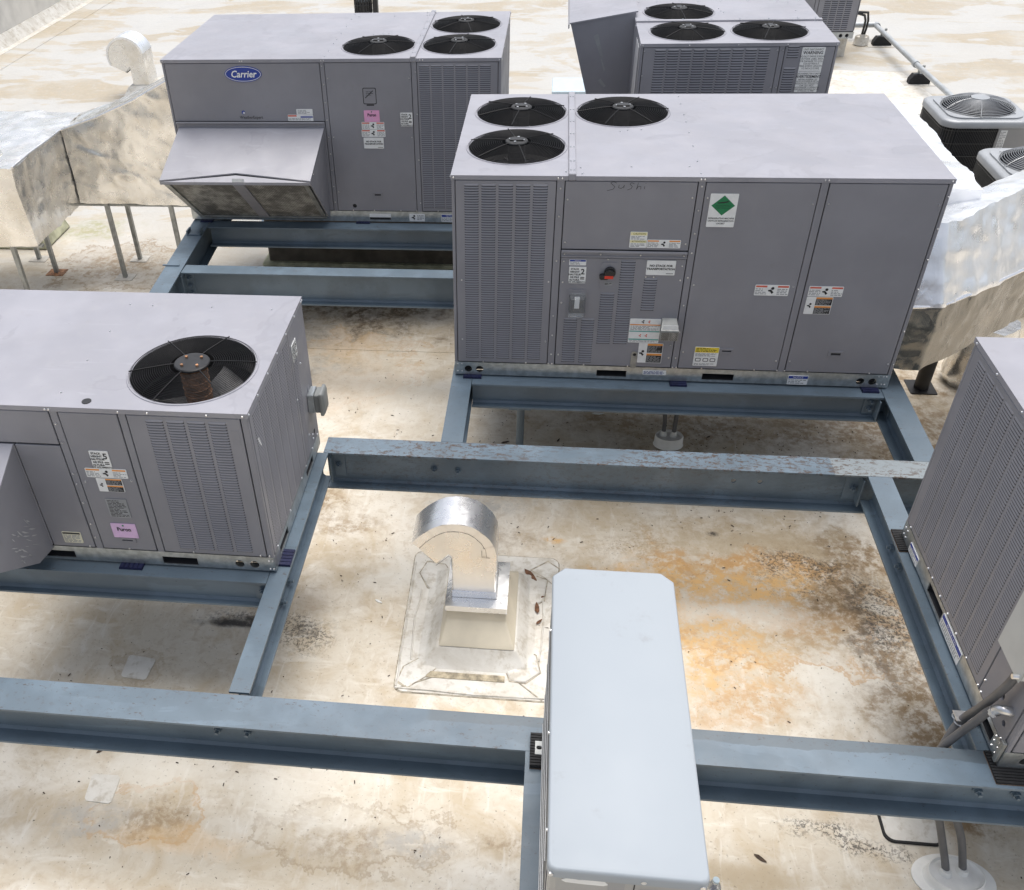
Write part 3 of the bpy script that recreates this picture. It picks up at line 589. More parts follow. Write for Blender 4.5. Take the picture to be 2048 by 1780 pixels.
def frame_side():
    o = thing('steel_frame', 'steel beam frame under the unit with the large white warning label', 'frame', (2.1, 4.5, -1))
    for x in (1.42, 2.85):
        beam(o, 'y', 2.6, 6.4, x, .14, .2)
    for y in (3.0, 5.9): beam(o, 'x', 1.493, 2.777, y, .14, .2)
    for x in (1.42, 2.85):
        for y in (2.7, 6.3):
            mb = MB(); mb.cyl((x, y, -.988), (x, y, -.201), .045, n=16); mb.box((x-.1, y-.1, -1), (x+.1, y+.1, -.989)); mb.build('pipe_post', 'beam', o)
frame_side()

# ------------------------------------------------------------------ the three long units (same cabinet, turned three ways)
LA, WA, ZT = 2.944, 1.609, 1.458
def cabinet(root, base=.015):
    F, Lf, R, B = fms(LA, WA)
    shell(root, LA, WA, .105, 1.428, .98)
    e = .006
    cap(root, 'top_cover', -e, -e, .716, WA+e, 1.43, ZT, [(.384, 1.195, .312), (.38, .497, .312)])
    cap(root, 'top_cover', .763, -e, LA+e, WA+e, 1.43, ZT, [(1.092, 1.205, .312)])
    MB().box((.717, -.010, 1.43), (.762, WA+.010, ZT+.016)).build('top_seam_bar', 'top', root, bev=.004)
    for i, (x, y) in enumerate(((.384, 1.195), (.38, .497), (1.092, 1.205))): fan(root, x, y, ZT, .308, spin=.35+i*.4, hub=.075)
    sc = []
    TP = lambda u, v, w_: (u, v, ZT+w_)
    for y in (1.547, 1.376, 1.138, .988, .774, .521, .251, .051): sc.append((TP, 1.508, y, 0))
    for y in (1.5, 1.2, .95, .7, .45, .2, .05): sc += [(lambda u, v, w_: (u, v, ZT+.016+w_), .73, y, 0), (lambda u, v, w_: (u, v, ZT+.016+w_), .75, y, 0)]
    for x, y in ((.70, .06), (.79, .13), (.80, .03), (1.1, .15), (1.45, .16), (1.11, .82), (1.2, .83), (1.06, .80)): sc.append((TP, x, y, 0))
    for fm in (F, B):
        for u in (.012, .655, .68, 1.505, 1.527, 2.22, 2.24, LA-.012): sc.append((fm, u if fm is F else LA-u, 1.444, .006))
    for fm in (Lf, R):
        for u in (.012, .4, .8, 1.2, WA-.012): sc.append((fm, u, 1.444, .006))
    return F, Lf, R, B, sc
def posts(root, fm, U, spans):
    for a, b in spans: MB().box((a+.0015, .112, -.012), (b-.0015, 1.429, .0015), 0, fm).build('corner_post', 'paint', root, bev=.002)

def unit_center():
    root = thing('rooftop_unit', 'long grey rooftop unit with graffiti and a green diamond label on its front', 'rooftop unit', (0, 0, .015), 0, 'packaged rooftop units on steel beams', (0, 0, .015))
    F, Lf, R, B, sc = cabinet(root)
    posts(root, F, LA, [(0, .02), (.648, .697), (1.494, 1.538), (2.203, 2.25), (2.921, LA)])
    c_ = panel(root, F, .02, .118, .648, 1.428)
    for a, b in col(.077, .597, 5, .13): louvers(c_, F, a, b, .155, 1.404, w=.004)
    up_ = panel(root, F, .698, .980, 1.493, 1.428); lo = panel(root, F, .698, .118, 1.493, .928)
    mb = MB(); mb.box((.70, .928, 0), (1.49, .976, .008), 0, F); mb.box((.70, .962, .0085), (1.49, .976, .02), 0, F); mb.box((.70, .930, .0085), (1.49, .942, .014), 0, F); mb.build('drip_rail', 'paint', root, bev=.002)
    panel(root, F, 1.538, .118, 2.203, 1.428); panel(root, F, 2.251, .118, 2.92, 1.428)
    for q in ((1.083, .298, 1.178, .913), (.971, .297, 1.064, .680), (1.240, .557, 1.328, .792), (.743, .143, .835, .487), (.859, .143, .949, .486)): louvers(lo, F, q[0], q[2], q[1], q[3], pitch=.0178, w=.004)
    for fm, U in ((Lf, WA), (R, WA), (B, LA)): panel(root, fm, .02, .118, U-.02, 1.428); posts(root, fm, U, [(0, .02), (U-.02, U)])
    rail(root, F, LA, [(.994, .033, 1.198, .083), (1.714, .031, 1.925, .081)], [(.094, .06), (.175, .06), (2.759, .058), (2.838, .058)])
    rail(root, Lf, WA, [(.5, .033, .7, .083)], []); rail(root, R, WA, [(.5, .033, .7, .083)], []); rail(root, B, LA, [], [])
    # stickers
    s = sticker(root, F, 1.575, 1.147, 1.741, 1.358, label='white sticker with a green diamond'); MB().prism([(1.658, 1.222), (1.728, 1.284), (1.658, 1.348), (1.588, 1.284)], .0095, .0102, F).build('green_diamond', 'green', s, smooth=0)
    MB().prism([(1.62, 1.303), (1.66, 1.309), (1.692, 1.315), (1.685, 1.306), (1.66, 1.300), (1.625, 1.298)], .0104, .0109, F).build('cylinder_emblem', 'ink', s, smooth=0)
    for i, ln in enumerate(('NON-FLAMMABLE', 'NON-TOXIC GAS')): txt(s, F, ln, 1.658, 1.283-.014*i, .011, 'ink', .0109)
    for i, ln in enumerate(('REFRIGERATING MACHINE', 'UNITE DE REFRIGERATION', 'U.N.2857')): txt(s, F, ln, 1.658, 1.203-.0165*i, .0135, 'ink', bold=.0003, sx=.95)
    hazard(root, F, 1.945, .688, 2.156, .762); hazard(root, F, 2.278, .690, 2.488, .760); black_warn(root, F, 2.278, .563, 2.441, .686)
    s, W_, H_ = caution(root, F, 1.123, 1.002, 1.229, 1.107)
    band(s, F, 1.125, 1.085, 1.227, 1.105, 'pale'); band(s, F, 1.125, 1.036, 1.227, 1.052, 'pale'); txt(s, F, 'CAUTION', 1.178, 1.095, .017); txt(s, F, 'ATTENTION', 1.178, 1.044, .015); fine(s, F, 1.13, 1.056, 1.222, 1.082, 3); fine(s, F, 1.13, 1.006, 1.222, 1.032, 3)
    hazard(root, F, 1.231, 1.002, 1.439, 1.056, 'orange'); notice(root, F, .755, .872, .863, .912); stack_label(root, F, .757, .747, .867, .863, '2'); nostack(root, F, 1.247, .816, 1.428, .917)
    s = sticker(root, F, 1.183, .315, 1.386, .496, label='white instruction sheet with teal bands'); band(s, F, 1.185, .448, 1.384, .456, 'orange'); band(s, F, 1.185, .398, 1.384, .406, 'teal'); band(s, F, 1.185, .336, 1.384, .345, 'teal')
    fine(s, F, 1.19, .41, 1.38, .445, 4); fine(s, F, 1.19, .32, 1.38, .334, 2); picto(s, F, 1.27, .475, .014); picto(s, F, 1.31, .475, .012, 'redb'); picto(s, F, 1.26, .37, .012, 'redb'); picto(s, F, 1.30, .37, .013, 'redb')
    black_warn(root, F, 1.26, .158, 1.422, .312)
    s = sticker(root, F, 1.635, .147, 1.795, .294, label='yellow and white instruction sticker'); band(s, F, 1.637, .252, 1.793, .292, 'yellow'); fine(s, F, 1.645, .256, 1.785, .288, 3, 'ink', fill=.4); fine(s, F, 1.643, .222, 1.787, .247, 4); fine(s, F, 1.643, .152, 1.787, .168, 2, 'inkg')
    for u in (1.665, 1.715, 1.762): MB().plate(rrect(u-.018, .182, u+.018, .208, .006, 3), [rrect(u-.014, .186, u+.014, .204, .004, 3)], .0096, .0103, F).build('pictogram', 'ink', s, smooth=0)
    handle(root, F, 1.797, .249, 1.891, .285); handle(root, F, 2.503, .246, 2.598, .289)
    s = sticker(root, F, 1.309, .06, 1.468, .095, w=.005); fine(s, F, 1.315, .064, 1.46, .09, 3, 'inkb', w=.0066); notice(root, F, 2.284, .019, 2.417, .090)
    # disconnect switch, outlet, relief hood, drain bracket
    sp = MB().prism(rrect(.96, .696, 1.069, .898, .02), .004, .008, F).build('switch_plate', 'paint', root)
    mb = MB().prism(circle(1.018, .832, .037, 24), .008, .030, F); mb.prism(rrect(.953, .792, 1.012, .822, .014), .012, .048, F); mb.prism(circle(1.016, .83, .030, 24), .0305, .05, F); mb.build('rotary_handle', 'knob', sp, bev=.002)
    MB().box((.985, .803, .050), (1.04, .822, .053), 0, F).build('red_grip_insert', 'red', sp)
    s = sticker(root, F, .989, .736, 1.041, .757, 'inkg'); fine(s, F, .992, .739, 1.038, .754, 2, 'ink')
    op = MB().prism(rrect(.756, .52, .884, .70, .012), .004, .010, F).build('outlet_plate', 'hoodp', root)
    MB().box((.806, .572, .010), (.838, .642, .02), 0, F).build('outlet', 'white', op, bev=.002)
    MB().box((.778, .535, .0102), (.866, .66, .013), 0, F).build('outlet_box', 'seam', op)
    b0, b1 = rrect(.77, .515, .876, .676, .014), rrect(.782, .53, .864, .662, .012)
    MB().loft([[F(a, b, .011) for a, b in b0], [F(a, b, .05) for a, b in b0], [F(a, b, .075) for a, b in b1]], True).build('bubble_cover', 'clear', op)
    hd = MB(); hd.add([F(*q) for q in ((1.39, .505, .004), (1.487, .505, .004), (1.39, .50, .02), (1.487, .50, .02), (1.378, .46, .10), (1.498, .46, .10), (1.378, .385, .10), (1.498, .385, .10), (1.39, .39, .004), (1.487, .39, .004))], [(0, 1, 3, 2), (2, 3, 5, 4), (4, 5, 7, 6), (6, 7, 9, 8), (0, 2, 4, 6, 8), (1, 9, 7, 5, 3)])
    hh = hd.build('relief_hood', 'strut', root, bev=.002); MB().box((1.386, .392, .101), (1.436, .448, .104), 0, F).build('hood_screen', 'filter', hh); MB().box((1.440, .392, .101), (1.490, .448, .104), 0, F).build('hood_screen', 'filter', hh); MB().box((1.39, .475, .106), (1.486, .507, .109), 0, F).build('hood_tag', 'white', hh)
    bk = MB().plate(rrect(1.217, .109, 1.257, .242, .012), [circle(1.239, .219, .012, 14)], .0045, .009, F).build('drain_bracket', 'strut', root)
    MB().prism(circle(1.239, .219, .0155, 16), .0042, .0052, F).build('drain_hole', 'ink', bk)
    # pencilled word
    strokes = [[(1.010, 1.416), (.99, 1.425), (.972, 1.418), (.985, 1.406), (1.0, 1.394), (.99, 1.378), (.955, 1.369)], [(1.025, 1.405), (1.022, 1.388), (1.038, 1.383), (1.052, 1.394), (1.056, 1.406), (1.053, 1.385)], [(1.115, 1.413), (1.098, 1.42), (1.088, 1.41), (1.104, 1.397), (1.098, 1.383), (1.075, 1.374)], [(1.138, 1.42), (1.130, 1.378), (1.140, 1.398), (1.155, 1.397), (1.156, 1.378)], [(1.178, 1.398), (1.177, 1.380)], [(1.182, 1.414), (1.183, 1.418)]]
    mb = MB()
    for st in strokes:
        for (a, b), (c, d) in zip(st, st[1:]):
            n = Vector((-(d-b), c-a)).normalized()*.0014; mb.add([F(a-n.x, b-n.y, .0048), F(c-n.x, d-n.y, .0048), F(c+n.x, d+n.y, .0048), F(a+n.x, b+n.y, .0048)], [(0, 1, 2, 3)])
    mb.build('handwriting', 'seam', up_, smooth=0)
    for u, vv in ((.055, (.3, .75)), (.628, (.3, .75)), (.672, (.2, .5, .9, 1.2, 1.38)), (.672, (.35,)), (.72, (1.03, 1.31, .9, .75, .6, .2)), (1.47, (1.03, 1.33, .88, .78, .2, .3)), (1.516, (.2, .4, .6, .8, .97, 1.1, 1.25, 1.4)), (1.56, (1.33, .75, .25)), (2.18, (1.3, .75, .2)), (2.27, (1.3, .2)), (2.9, (1.3, .2)), (2.935, (1.35, 1.15, .95, .75, .45, .2)), (1.0, (.917,)), (1.3, (.80,)), (1.25, (.80,))):
        sc += [(F, u, v, .004) for v in vv]
    for u in (.2, .5, .655, .68, .9, 1.2, 1.505, 1.53, 1.7, 2.05, 2.2, 2.25, 2.4, 2.8): sc.append((F, u, .125, .004))
    for u in (.72, .95, 1.2, 1.47): sc.append((F, u, .952, .010))
    for u in (.02, .05, 2.87, 2.90, 2.92): sc += [(F, u, .10, .002), (F, u, .04, .002)]
    screws(root, sc)
unit_center()

def unit_rear_left():
    root = thing('rooftop_unit', 'long grey rooftop unit with a blue oval logo and a large intake hood', 'rooftop unit', (.16, 4.212, .015), math.pi, 'packaged rooftop units on steel beams', (0, 0, .015))
    F, Lf, R, B, sc = cabinet(root); X = 2.784; fm = lambda u, v, w_: B(u+X, v, w_)      # u given as world x
    posts(root, B, LA, [(0, .02), (LA-.02, LA), (1.40, 1.44), (2.188, 2.235)])
    ul = panel(root, B, .02, .935, 1.40, 1.428); panel(root, B, 1.44, .118, 2.188, 1.428, holes=[circle(-1.183+X, .165, .02, 16)])
    panel(root, B, .02, .118, 1.40, .930)
    c_ = panel(root, B, 2.235, .118, LA-.02, 1.428)
    for a, b in col(2.24+.012, 2.862, 6, .1): louvers(c_, B, a, b, .155, 1.405, w=.004)
    for f2, U in ((Lf, WA), (R, WA), (F, LA)): panel(root, f2, .02, .118, U-.02, 1.428); posts(root, f2, U, [(0, .02), (U-.02, U)])
    rail(root, B, LA, [(-1.05+X, .034, -.845+X, .088)], [(.1, .06), (.18, .06)]); rail(root, F, LA, [], []); rail(root, Lf, WA, [], []); rail(root, R, WA, [(.5, .033, .7, .083)], [])
    mb = MB(); mb.box((.03, .888, .004), (1.395, .934, .012), 0, B); mb.box((.03, .922, .0125), (1.395, .934, .028), 0, B); mb.build('drip_rail', 'paint', root, bev=.002)
    # oval logo
    el = lambda rx, ry: [(-2.066+rx*math.cos(6.28318*i/40), 1.339+ry*math.sin(6.28318*i/40)) for i in range(40)]
    s = MB().prism(el(.165, .066), .004, .009, fm).build('oval_logo', 'blue', root, label='blue oval logo plate reading Carrier')
    MB().plate(el(.158, .060), [el(.154, .056)], .0088, .0096, fm).build('white_ring', 'white', s, smooth=0); txt(s, fm, 'Carrier', -2.066, 1.337, .079, 'white', .0100, shear=.25, bold=.0016, sx=.95)
    s = MB().prism(circle(-2.116, 1.016, .016, 20), .004, .006, fm).build('round_emblem', 'blue', root); MB().prism(circle(-2.112, 1.012, .009, 14), .0062, .0068, fm).build('emblem_dot', 'white', s)
    txt(ul, fm, 'WeatherExpert', -2.05, .972, .036, 'ink', .0048, bold=.0004, sx=.92)
    s = sticker(root, fm, -1.632, .998, -1.487, 1.045); fine(s, fm, -1.62, 1.003, -1.50, 1.04, 4)
    s = sticker(root, fm, -1.715, .943, -1.487, .996); band(s, fm, -1.713, .981, -1.635, .994, 'redb'); band(s, fm, -1.60, .972, -1.49, .984, 'blue'); fine(s, fm, -1.71, .947, -1.50, .97, 3)
    puron(root, fm, -1.029, .936, -.892, 1.034, 'pink'); hazard(root, fm, -1.057, .871, -.855, .934); hazard(root, fm, -1.062, .806, -.850, .868, 'redb'); nostack(root, fm, -1.05, .703, -.87, .799); stack_label(root, fm, -.708, .899, -.602, 1.015, '2')
    # ghost of a torn-off label
    g = MB().plate(rrect(-1.028, 1.085, -.91, 1.222, .012), [rrect(-1.022, 1.091, -.916, 1.216, .01)], .004, .0052, fm); g.prism([(-1.01, 1.14), (-.94, 1.20), (-.935, 1.195), (-1.005, 1.135)], .004, .0054, fm); g.build('label_ghost', 'seam', root, smooth=0)
    gh = MB().box((-1.0, 1.072, .004), (-.935, 1.083, .005), 0, fm).build('label_ghost', 'seam', root, smooth=0); fine(gh, fm, -1.0, 1.155, -.93, 1.195, 3, 'seam', .0053, .3)
    handle(root, fm, -1.002, .255, -.912, .296)
    MB().prism(circle(-1.183, .165, .03, 18), -.011, -.0095, fm).build('drain_knockout', 'ink', root)
    s = sticker(root, fm, -1.05, .034, -.846, .09, w=.005); band(s, fm, -1.048, .035, -.848, .058, 'ink', .0064)
    s = sticker(root, fm, -.673, .024, -.527, .094, w=.005); picto(s, lambda u, v, w_: fm(u, v, w_-.0035), -.63, .062, .025); fine(s, fm, -.60, .035, -.535, .085, 4, w=.0066); notice(root, fm, -.372, .022, -.22, .093)
    # intake hood: roof sheet with a folded peak, cheeks and two filters under it
    d = .60; xl, xr = -2.775, -1.425; zl, zp = .625, .70
    hood = MB()
    Tl, Tr = fm(-2.735, .89, .006), fm(-1.398, .89, .006); Ll, Lr = fm(xl, zl, d), fm(xr, zl+.005, d); Lm = fm((xl+xr)/2, .663, .513)
    off = Vector((0, 0, -.012))
    vs_ = [Vector(q) for q in (Tl, Tr, Lr, Lm, Ll)]; hood.add(vs_+[v+off for v in vs_], [(0, 1, 2, 3, 4), (9, 8, 7, 6, 5), (0, 5, 6, 1), (1, 6, 7, 2), (2, 7, 8, 3), (3, 8, 9, 4), (4, 9, 5, 0)])
    h = hood.build('intake_hood', 'top', root, smooth=0)
    fr = MB(); fr.add([fm(xl, zl-.014, d+.002), fm(xr, zl-.009, d+.002), fm(xr, zl-.034, d), fm(xl, zl-.039, d), fm((xl+xr)/2, .650, .535)], [(0, 3, 2, 1), (0, 1, 4)]); fr.build('hood_fascia', 'top', h, smooth=0)
    for x_t, x_b, sg in ((-2.73, -2.70, 1), (-1.40, -1.43, -1)):
        ck = MB(); pl = [(x_t, .885, .004), (xl+.005 if sg > 0 else xr-.005, zl-.014, d-.006), (x_b, .05, .02), (x_b, .05, .004)]
        a = [Vector(fm(*q)) for q in pl]; b = [Vector(fm(q[0]+sg*.012, q[1], q[2])) for q in pl]; ck.loft([a, b]); ck.build('hood_cheek', 'paint', h, smooth=0)
    def onf(u, s_): # filter plane from fascia bottom (s=0) back to the foot (s=1)
        t_ = .02+.96*s_; l = Vector((xl+.03, zl-.035, d-.03)).lerp(Vector((-2.68, .055, .03)), t_); r_ = Vector((xr-.03, zl-.03, d-.03)).lerp(Vector((-1.45, .055, .03)), t_); q = l.lerp(r_, u); return q
    def strip(u0, u1, s0, s1, name, mat, lift):
        c_ = [onf(u0, s0), onf(u1, s0), onf(u1, s1), onf(u0, s1)]; n = Vector((0, -.72, .69))*lift
        mb = MB(); a = [Vector(fm(*(q+n))) for q in c_]; b = [Vector(fm(*(q+n-Vector((0, -.009, .009))))) for q in c_]; mb.loft([a, b]); mb.build(name, mat, h, smooth=0)
    strip(.02, .485, .0, .98, 'hood_filter', 'filter', 0); strip(.545, .98, .0, .98, 'hood_filter', 'filter', 0)
    strip(.475, .555, 0, 1, 'filter_mullion', 'paint', .012); strip(0, .03, 0, 1, 'filter_frame', 'strut', .012); strip(.97, 1, 0, 1, 'filter_frame', 'strut', .012); strip(0, 1, .97, 1, 'filter_frame', 'strut', .016)
    s_ = MB(); s_.add([fm(-2.12, .60, d+.001), fm(-2.01, .60, d+.001), fm(-2.01, .645, d-.0), fm(-2.12, .645, d-.0)], [(0, 1, 2, 3)]); s_.build('hood_tag', 'white', h, smooth=0)
    for u, vv in ((-1.365, (.2, .35, .5, .65, .8, .95, 1.1, 1.25, 1.4)), (-1.32, (.3, .8, 1.3)), (-.615, (.3, .8, 1.3)), (-.56, (.2, .6, 1.0, 1.35))): sc += [(fm, u, v, .004) for v in vv]
    for u in (-1.2, -1.0, -.75, -.6, -.4, -.1): sc.append((fm, u, .125, .004))
    for u in (-2.72, -1.42): sc += [(lambda a, b, c_: fm(a, .87-.26*(b), .03+.53*b+c_+.008), u, q, 0) for q in (.03, .45, .85)]
    screws(root, sc)
unit_rear_left()

def shade_block():  # unseen block added to darken the roof under the oval-logo unit
    o = thing('shade_block', 'added dark block deepening the shade under the oval-logo unit', 'duct', (-1.1, 3.45, -1))
    MB().loft([[(x, y, -.97) for x, y in rect(-2.45, 3.72, .05, 4.08)], [(x, y, .014) for x, y in rect(-2.45, 3.72, .05, 4.08)]]).build('shade_block_body', 'shade_dark', o, bev=.02)
    MB().box((-2.52, 3.66, -1), (.1, 4.12, -.95)).build('roof_curb', 'moss', o, bev=.015)  # base of the added block
shade_block()
def unit_rear_right():
    root = thing('rooftop_unit', 'grey rooftop unit end-on with a tall white WARNING and AVERTISSEMENT label', 'rooftop unit', (2.94, 3.0, .015), math.pi/2, 'packaged rooftop units on steel beams', (0, 0, .015))
    F, Lf, R, B, sc = cabinet(root); fm = lambda u, v, w_: Lf(u-1.331, v, w_)
    posts(root, Lf, WA, [(0, .02), (WA-.02, WA), (1.14, 1.185)])
    c_ = panel(root, Lf, .02, .118, 1.14, 1.428)
    for a, b in col(.118, 1.066, 9, .12): louvers(c_, Lf, a, b, .155, 1.416, pitch=.021, w=.004)
    p2 = panel(root, Lf, 1.185, .118, WA-.02, 1.428)
    louvers(p2, fm, 2.536, 2.632, 1.338, 1.437, .02, w=.004); louvers(p2, fm, 2.534, 2.632, .9, 1.262, .02, w=.004)
    for f2, U in ((F, LA), (R, WA), (B, LA)): panel(root, f2, .02, .118, U-.02, 1.428); posts(root, f2, U, [(0, .02), (U-.02, U)])
    for f2, U in ((F, LA), (R, WA), (Lf, WA), (B, LA)): rail(root, f2, U, [(.5, .033, .7, .083)], [])
    s = sticker(root, fm, 2.655, 1.063, 2.84, 1.422, label='tall white bilingual warning sticker')
    ln = [('UNIT DISCONNECT', .020, 1.405), ('WARNING', .036, 1.379), ('DO NOT DRIVE SCREWS', .020, 1.350), ('OUTSIDE LABEL AREA', .020, 1.331), ('OR DAMAGE TO COIL', .020, 1.312), ('COULD RESULT', .020, 1.293), ('MAX SCREW LENGTH', .020, 1.274), ('1/2 INCH [12 MM]', .020, 1.255),
          ('DECONNECTER L\'UNITE', .019, 1.213), ('AVERTISSEMENT', .030, 1.189), ('NE PAS INSERER LES', .019, 1.165), ('VIS A L\'EXTERIEUR DE LA', .018, 1.149), ('REGION DE L\'ETIQUETTE', .018, 1.133), ('CAR CECI PEUT', .018, 1.117), ('ENDOMMAGER LE SERPENTIN', .017, 1.101), ('LONGUEUR MAXIMALE DE VIS', .017, 1.086), ('1/2 POUCE [12 MM]', .017, 1.072)]
    for t_, sz, v in ln: txt(s, fm, t_, 2.747, v, sz, 'ink', bold=.0006 if sz > .025 else .0, sx=.92)
    band(s, fm, 2.66, 1.232, 2.835, 1.234, 'ink')
    # hood on the far-left side of the cabinet (its back), full height
    zt_, zf = 1.54, 1.455
    bx = lambda u, v, w_: B(u, v, w_)
    u0, u1 = .60, 2.0                                        # u runs from world far (0) to near (LA)
    u0, u1 = LA-2.3, LA-.92
    d = .60
    tp = MB(); a = [bx(u0, 1.50, -.02), bx(u1, 1.50, -.02), bx(u1+.01, 1.405, d), bx(u0-.01, 1.405, d)]; tp.loft([[Vector(q) for q in a], [Vector(q)+Vector((0, 0, .012)) for q in a]])
    h = tp.build('intake_hood', 'top', root, smooth=0)
    for u, sg in ((u0, 1), (u1, -1)):
        ck = MB(); pl = [(u, 1.499, -.0), (u, 1.404, d-.01), (u, .35, .28), (u, .35, 0)]; ck.loft([[Vector(bx(*q)) for q in pl], [Vector(bx(q[0]+sg*.012, q[1], q[2])) for q in pl]]); ck.build('hood_cheek', 'paint', h, smooth=0)
    ff = MB(); pl = [(u0+.02, 1.39, d-.03), (u1-.02, 1.39, d-.03), (u1-.02, .36, .27), (u0+.02, .36, .27)]; ff.loft([[Vector(bx(*q)) for q in pl], [Vector(bx(q[0], q[1], q[2]-.01)) for q in pl]]); ff.build('hood_filter', 'filter', h, smooth=0)
    MB().box((u0-.02, 1.37, d+.001), (u1+.02, 1.405, d+.012), 0, bx).build('hood_fascia', 'hoodp', h)
    # white insulating strip along the cheek and scuffs left by tape
    cm = lambda a, b, w_: bx(u1+w_, b, a)
    for pl in ([(.33, 1.32), (.37, 1.30), (.30, 1.13), (.265, 1.10)], [(.28, 1.10), (.29, 1.10), (.25, .98), (.24, 1.0)], [(.22, .85), (.28, .92), (.30, .90), (.24, .84)]):
        MB().prism(pl, .0008, .0018, cm).build('tape_scuff', 'inkg', h, smooth=0)
    MB().box((LA-.45, .13, .005), (LA-.12, 1.40, .012), 0, bx).build('coil_guard_strip', 'inner', root, bev=.003)
    for u, vv in ((1.36, (1.2, 1.4)), (2.455, (1.1, 1.4)), (2.50, (1.1, 1.4))): sc += [(fm, u, v, .004) for v in vv]
    screws(root, sc)
unit_rear_right()

# ------------------------------------------------------------------ single-fan unit at the left
def unit_left():
    L, W, z1 = 1.888, 1.187, 1.073; x0, y0 = -2.689, -2.082
    root = thing('rooftop_unit', 'grey rooftop unit with one large fan and a pale pink label low on its side', 'rooftop unit', (x0, y0, .015), 0, 'packaged rooftop units on steel beams', (0, 0, .015))
    F, Lf, R, B = fms(L, W); f = lambda u, v, w_: F(u-x0, v, w_); r = lambda u, v, w_: R(u-y0, v, w_)
    shell(root, L, W, .105, 1.045, .60); e = .006
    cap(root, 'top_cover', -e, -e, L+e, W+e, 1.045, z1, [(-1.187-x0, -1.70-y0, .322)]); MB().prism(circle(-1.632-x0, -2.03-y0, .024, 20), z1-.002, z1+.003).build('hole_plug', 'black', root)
    fan(root, -1.187-x0, -1.70-y0, z1, .318, 'rustm', 20, .2, 'blade', .4, hub=.095)
    post = lambda fm, a, b: MB().box((a+.0015, .112, -.012), (b-.0015, 1.044, .0015), 0, fm).build('corner_post', 'paint', root, bev=.002)
    for a, b in ((-1.819, -1.776), (-1.461, -1.42), (-.835, -.801)): post(f, a, b)
    panel(root, f, x0+.02, .835, -1.82, 1.043); panel(root, f, x0+.02, .118, -2.07, .83); panel(root, f, -2.07, .118, -1.82, .83); panel(root, f, -1.775, .118, -1.462, 1.043)
    c_ = panel(root, f, -1.419, .118, -.836, 1.043)
    for a, b in col(-1.324, -.908, 4, .12): louvers(c_, f, a, b, .152, 1.018, .0168, w=.004)
    post(R, 0, .02); post(R, W-.02, W); p1 = panel(root, r, y0+.02, .118, -1.27, 1.043, name='coil_panel'); p2 = panel(root, r, -1.268, .118, y0+W-.02, 1.043)
    for a, b in col(-2.02, -1.29, 6, .14): louvers(p1, r, a, b, .145, 1.025, .0168, .11, w=.004)
    louvers(p2, r, -1.235, -1.15, .135, .82, .0168, .11, w=.004)
    for fm, U in ((Lf, W), (B, L)): panel(root, fm, .02, .118, U-.02, 1.043); post(fm, 0, .02); post(fm, U-.02, U)
    rail(root, f, L, [], []) if 0 else rail(root, F, L, [(-2.172-x0, .03, -1.96-x0, .080), (-1.445-x0, .025, -1.243-x0, .079)], [(-1.001-x0, .057), (-.916-x0, .057)])
    rail(root, R, W, [(.12, .03, .30, .082), (.80, .03, .98, .082)], []); rail(root, Lf, W, [], []); rail(root, B, L, [], [])
    stack_label(root, f, -1.672, .697, -1.570, .810, '5'); hazard(root, f, -1.725, .636, -1.50, .695, 'orange'); black_warn(root, f, -1.681, .542, -1.540, .631)
    s = sticker(root, f, -1.668, .361, -1.551, .49, 'inkg', name='rating_plate'); fine(s, f, -1.66, .366, -1.56, .485, 12, 'seam', fill=.4)
    puron(root, f, -1.685, .214, -1.544, .315, 'lilac'); handle(root, f, -1.662, .177, -1.567, .211)
    s = sticker(root, f, -1.989, .154, -1.880, .233, 'cream', label='small cream rating sticker'); band(s, f, -1.985, .218, -1.884, .230, 'ink'); fine(s, f, -1.985, .158, -1.884, .214, 6)
    MB().box((-.895, .88, .004), (-.855, .97, .0048), 0, f).build('label_ghost', 'hoodp', root, smooth=0)
    s = MB().prism([(-2.0, .86), (-1.985, .865), (-1.96, .80), (-1.965, .79), (-1.99, .83)], -.0, .0055, r).build('torn_sticker', 'white', root, smooth=0)
    stack_label(root, r, -1.238, .832, -1.139, .945, '5')
    MB().prism(circle(-1.003, .511, .022, 20), .004, .007, r).build('knockout', 'paint', root); MB().prism(circle(-1.0, .19, .016, 16), .004, .0048, r).build('wire_hole', 'ink', root)
    # weatherproof outlet box
    ob = MB().box((-1.065, .37, .004), (-.955, .50, .045), 0, r).build('outlet_box', 'galv', root, bev=.004)
    MB().box((-1.062, .372, .046), (-.958, .498, .08), 0, r).build('outlet_body', 'boxd', ob, bev=.004)
    MB().loft([[r(a, b, .081) for a, b in rrect(-1.075, .355, -.945, .515, .012)], [r(a, b, .098) for a, b in rrect(-1.075, .355, -.945, .515, .012)], [r(a, b, .108) for a, b in rrect(-1.06, .37, -.96, .50, .012)]]).build('outlet_cover', 'boxd', ob, bev=.002)
    # economiser hood, its right cheek in view
    d = .62; xr = -2.075; xl = -3.0
    tp = MB(); a = [(x0+.01, .83, .006), (xr, .83, .006), (xr, .52, d), (x0+.01, .52, d)]; tp.loft([[Vector(f(*q)) for q in a], [Vector(f(*q))-Vector((0, 0, .012)) for q in a]]); h = tp.build('intake_hood', 'top', root, smooth=0)
    for u in (xr-.014, x0+.012):
        ck = MB(); pl = [(.818, .004), (.505, d-.01), (.46, d-.01), (.13, .16), (.10, .004)]; ck.prism(pl, 0, .012, lambda v, w_, t_: f(u+t_, v, w_)); ck.build('hood_cheek', 'paint', h, smooth=0)
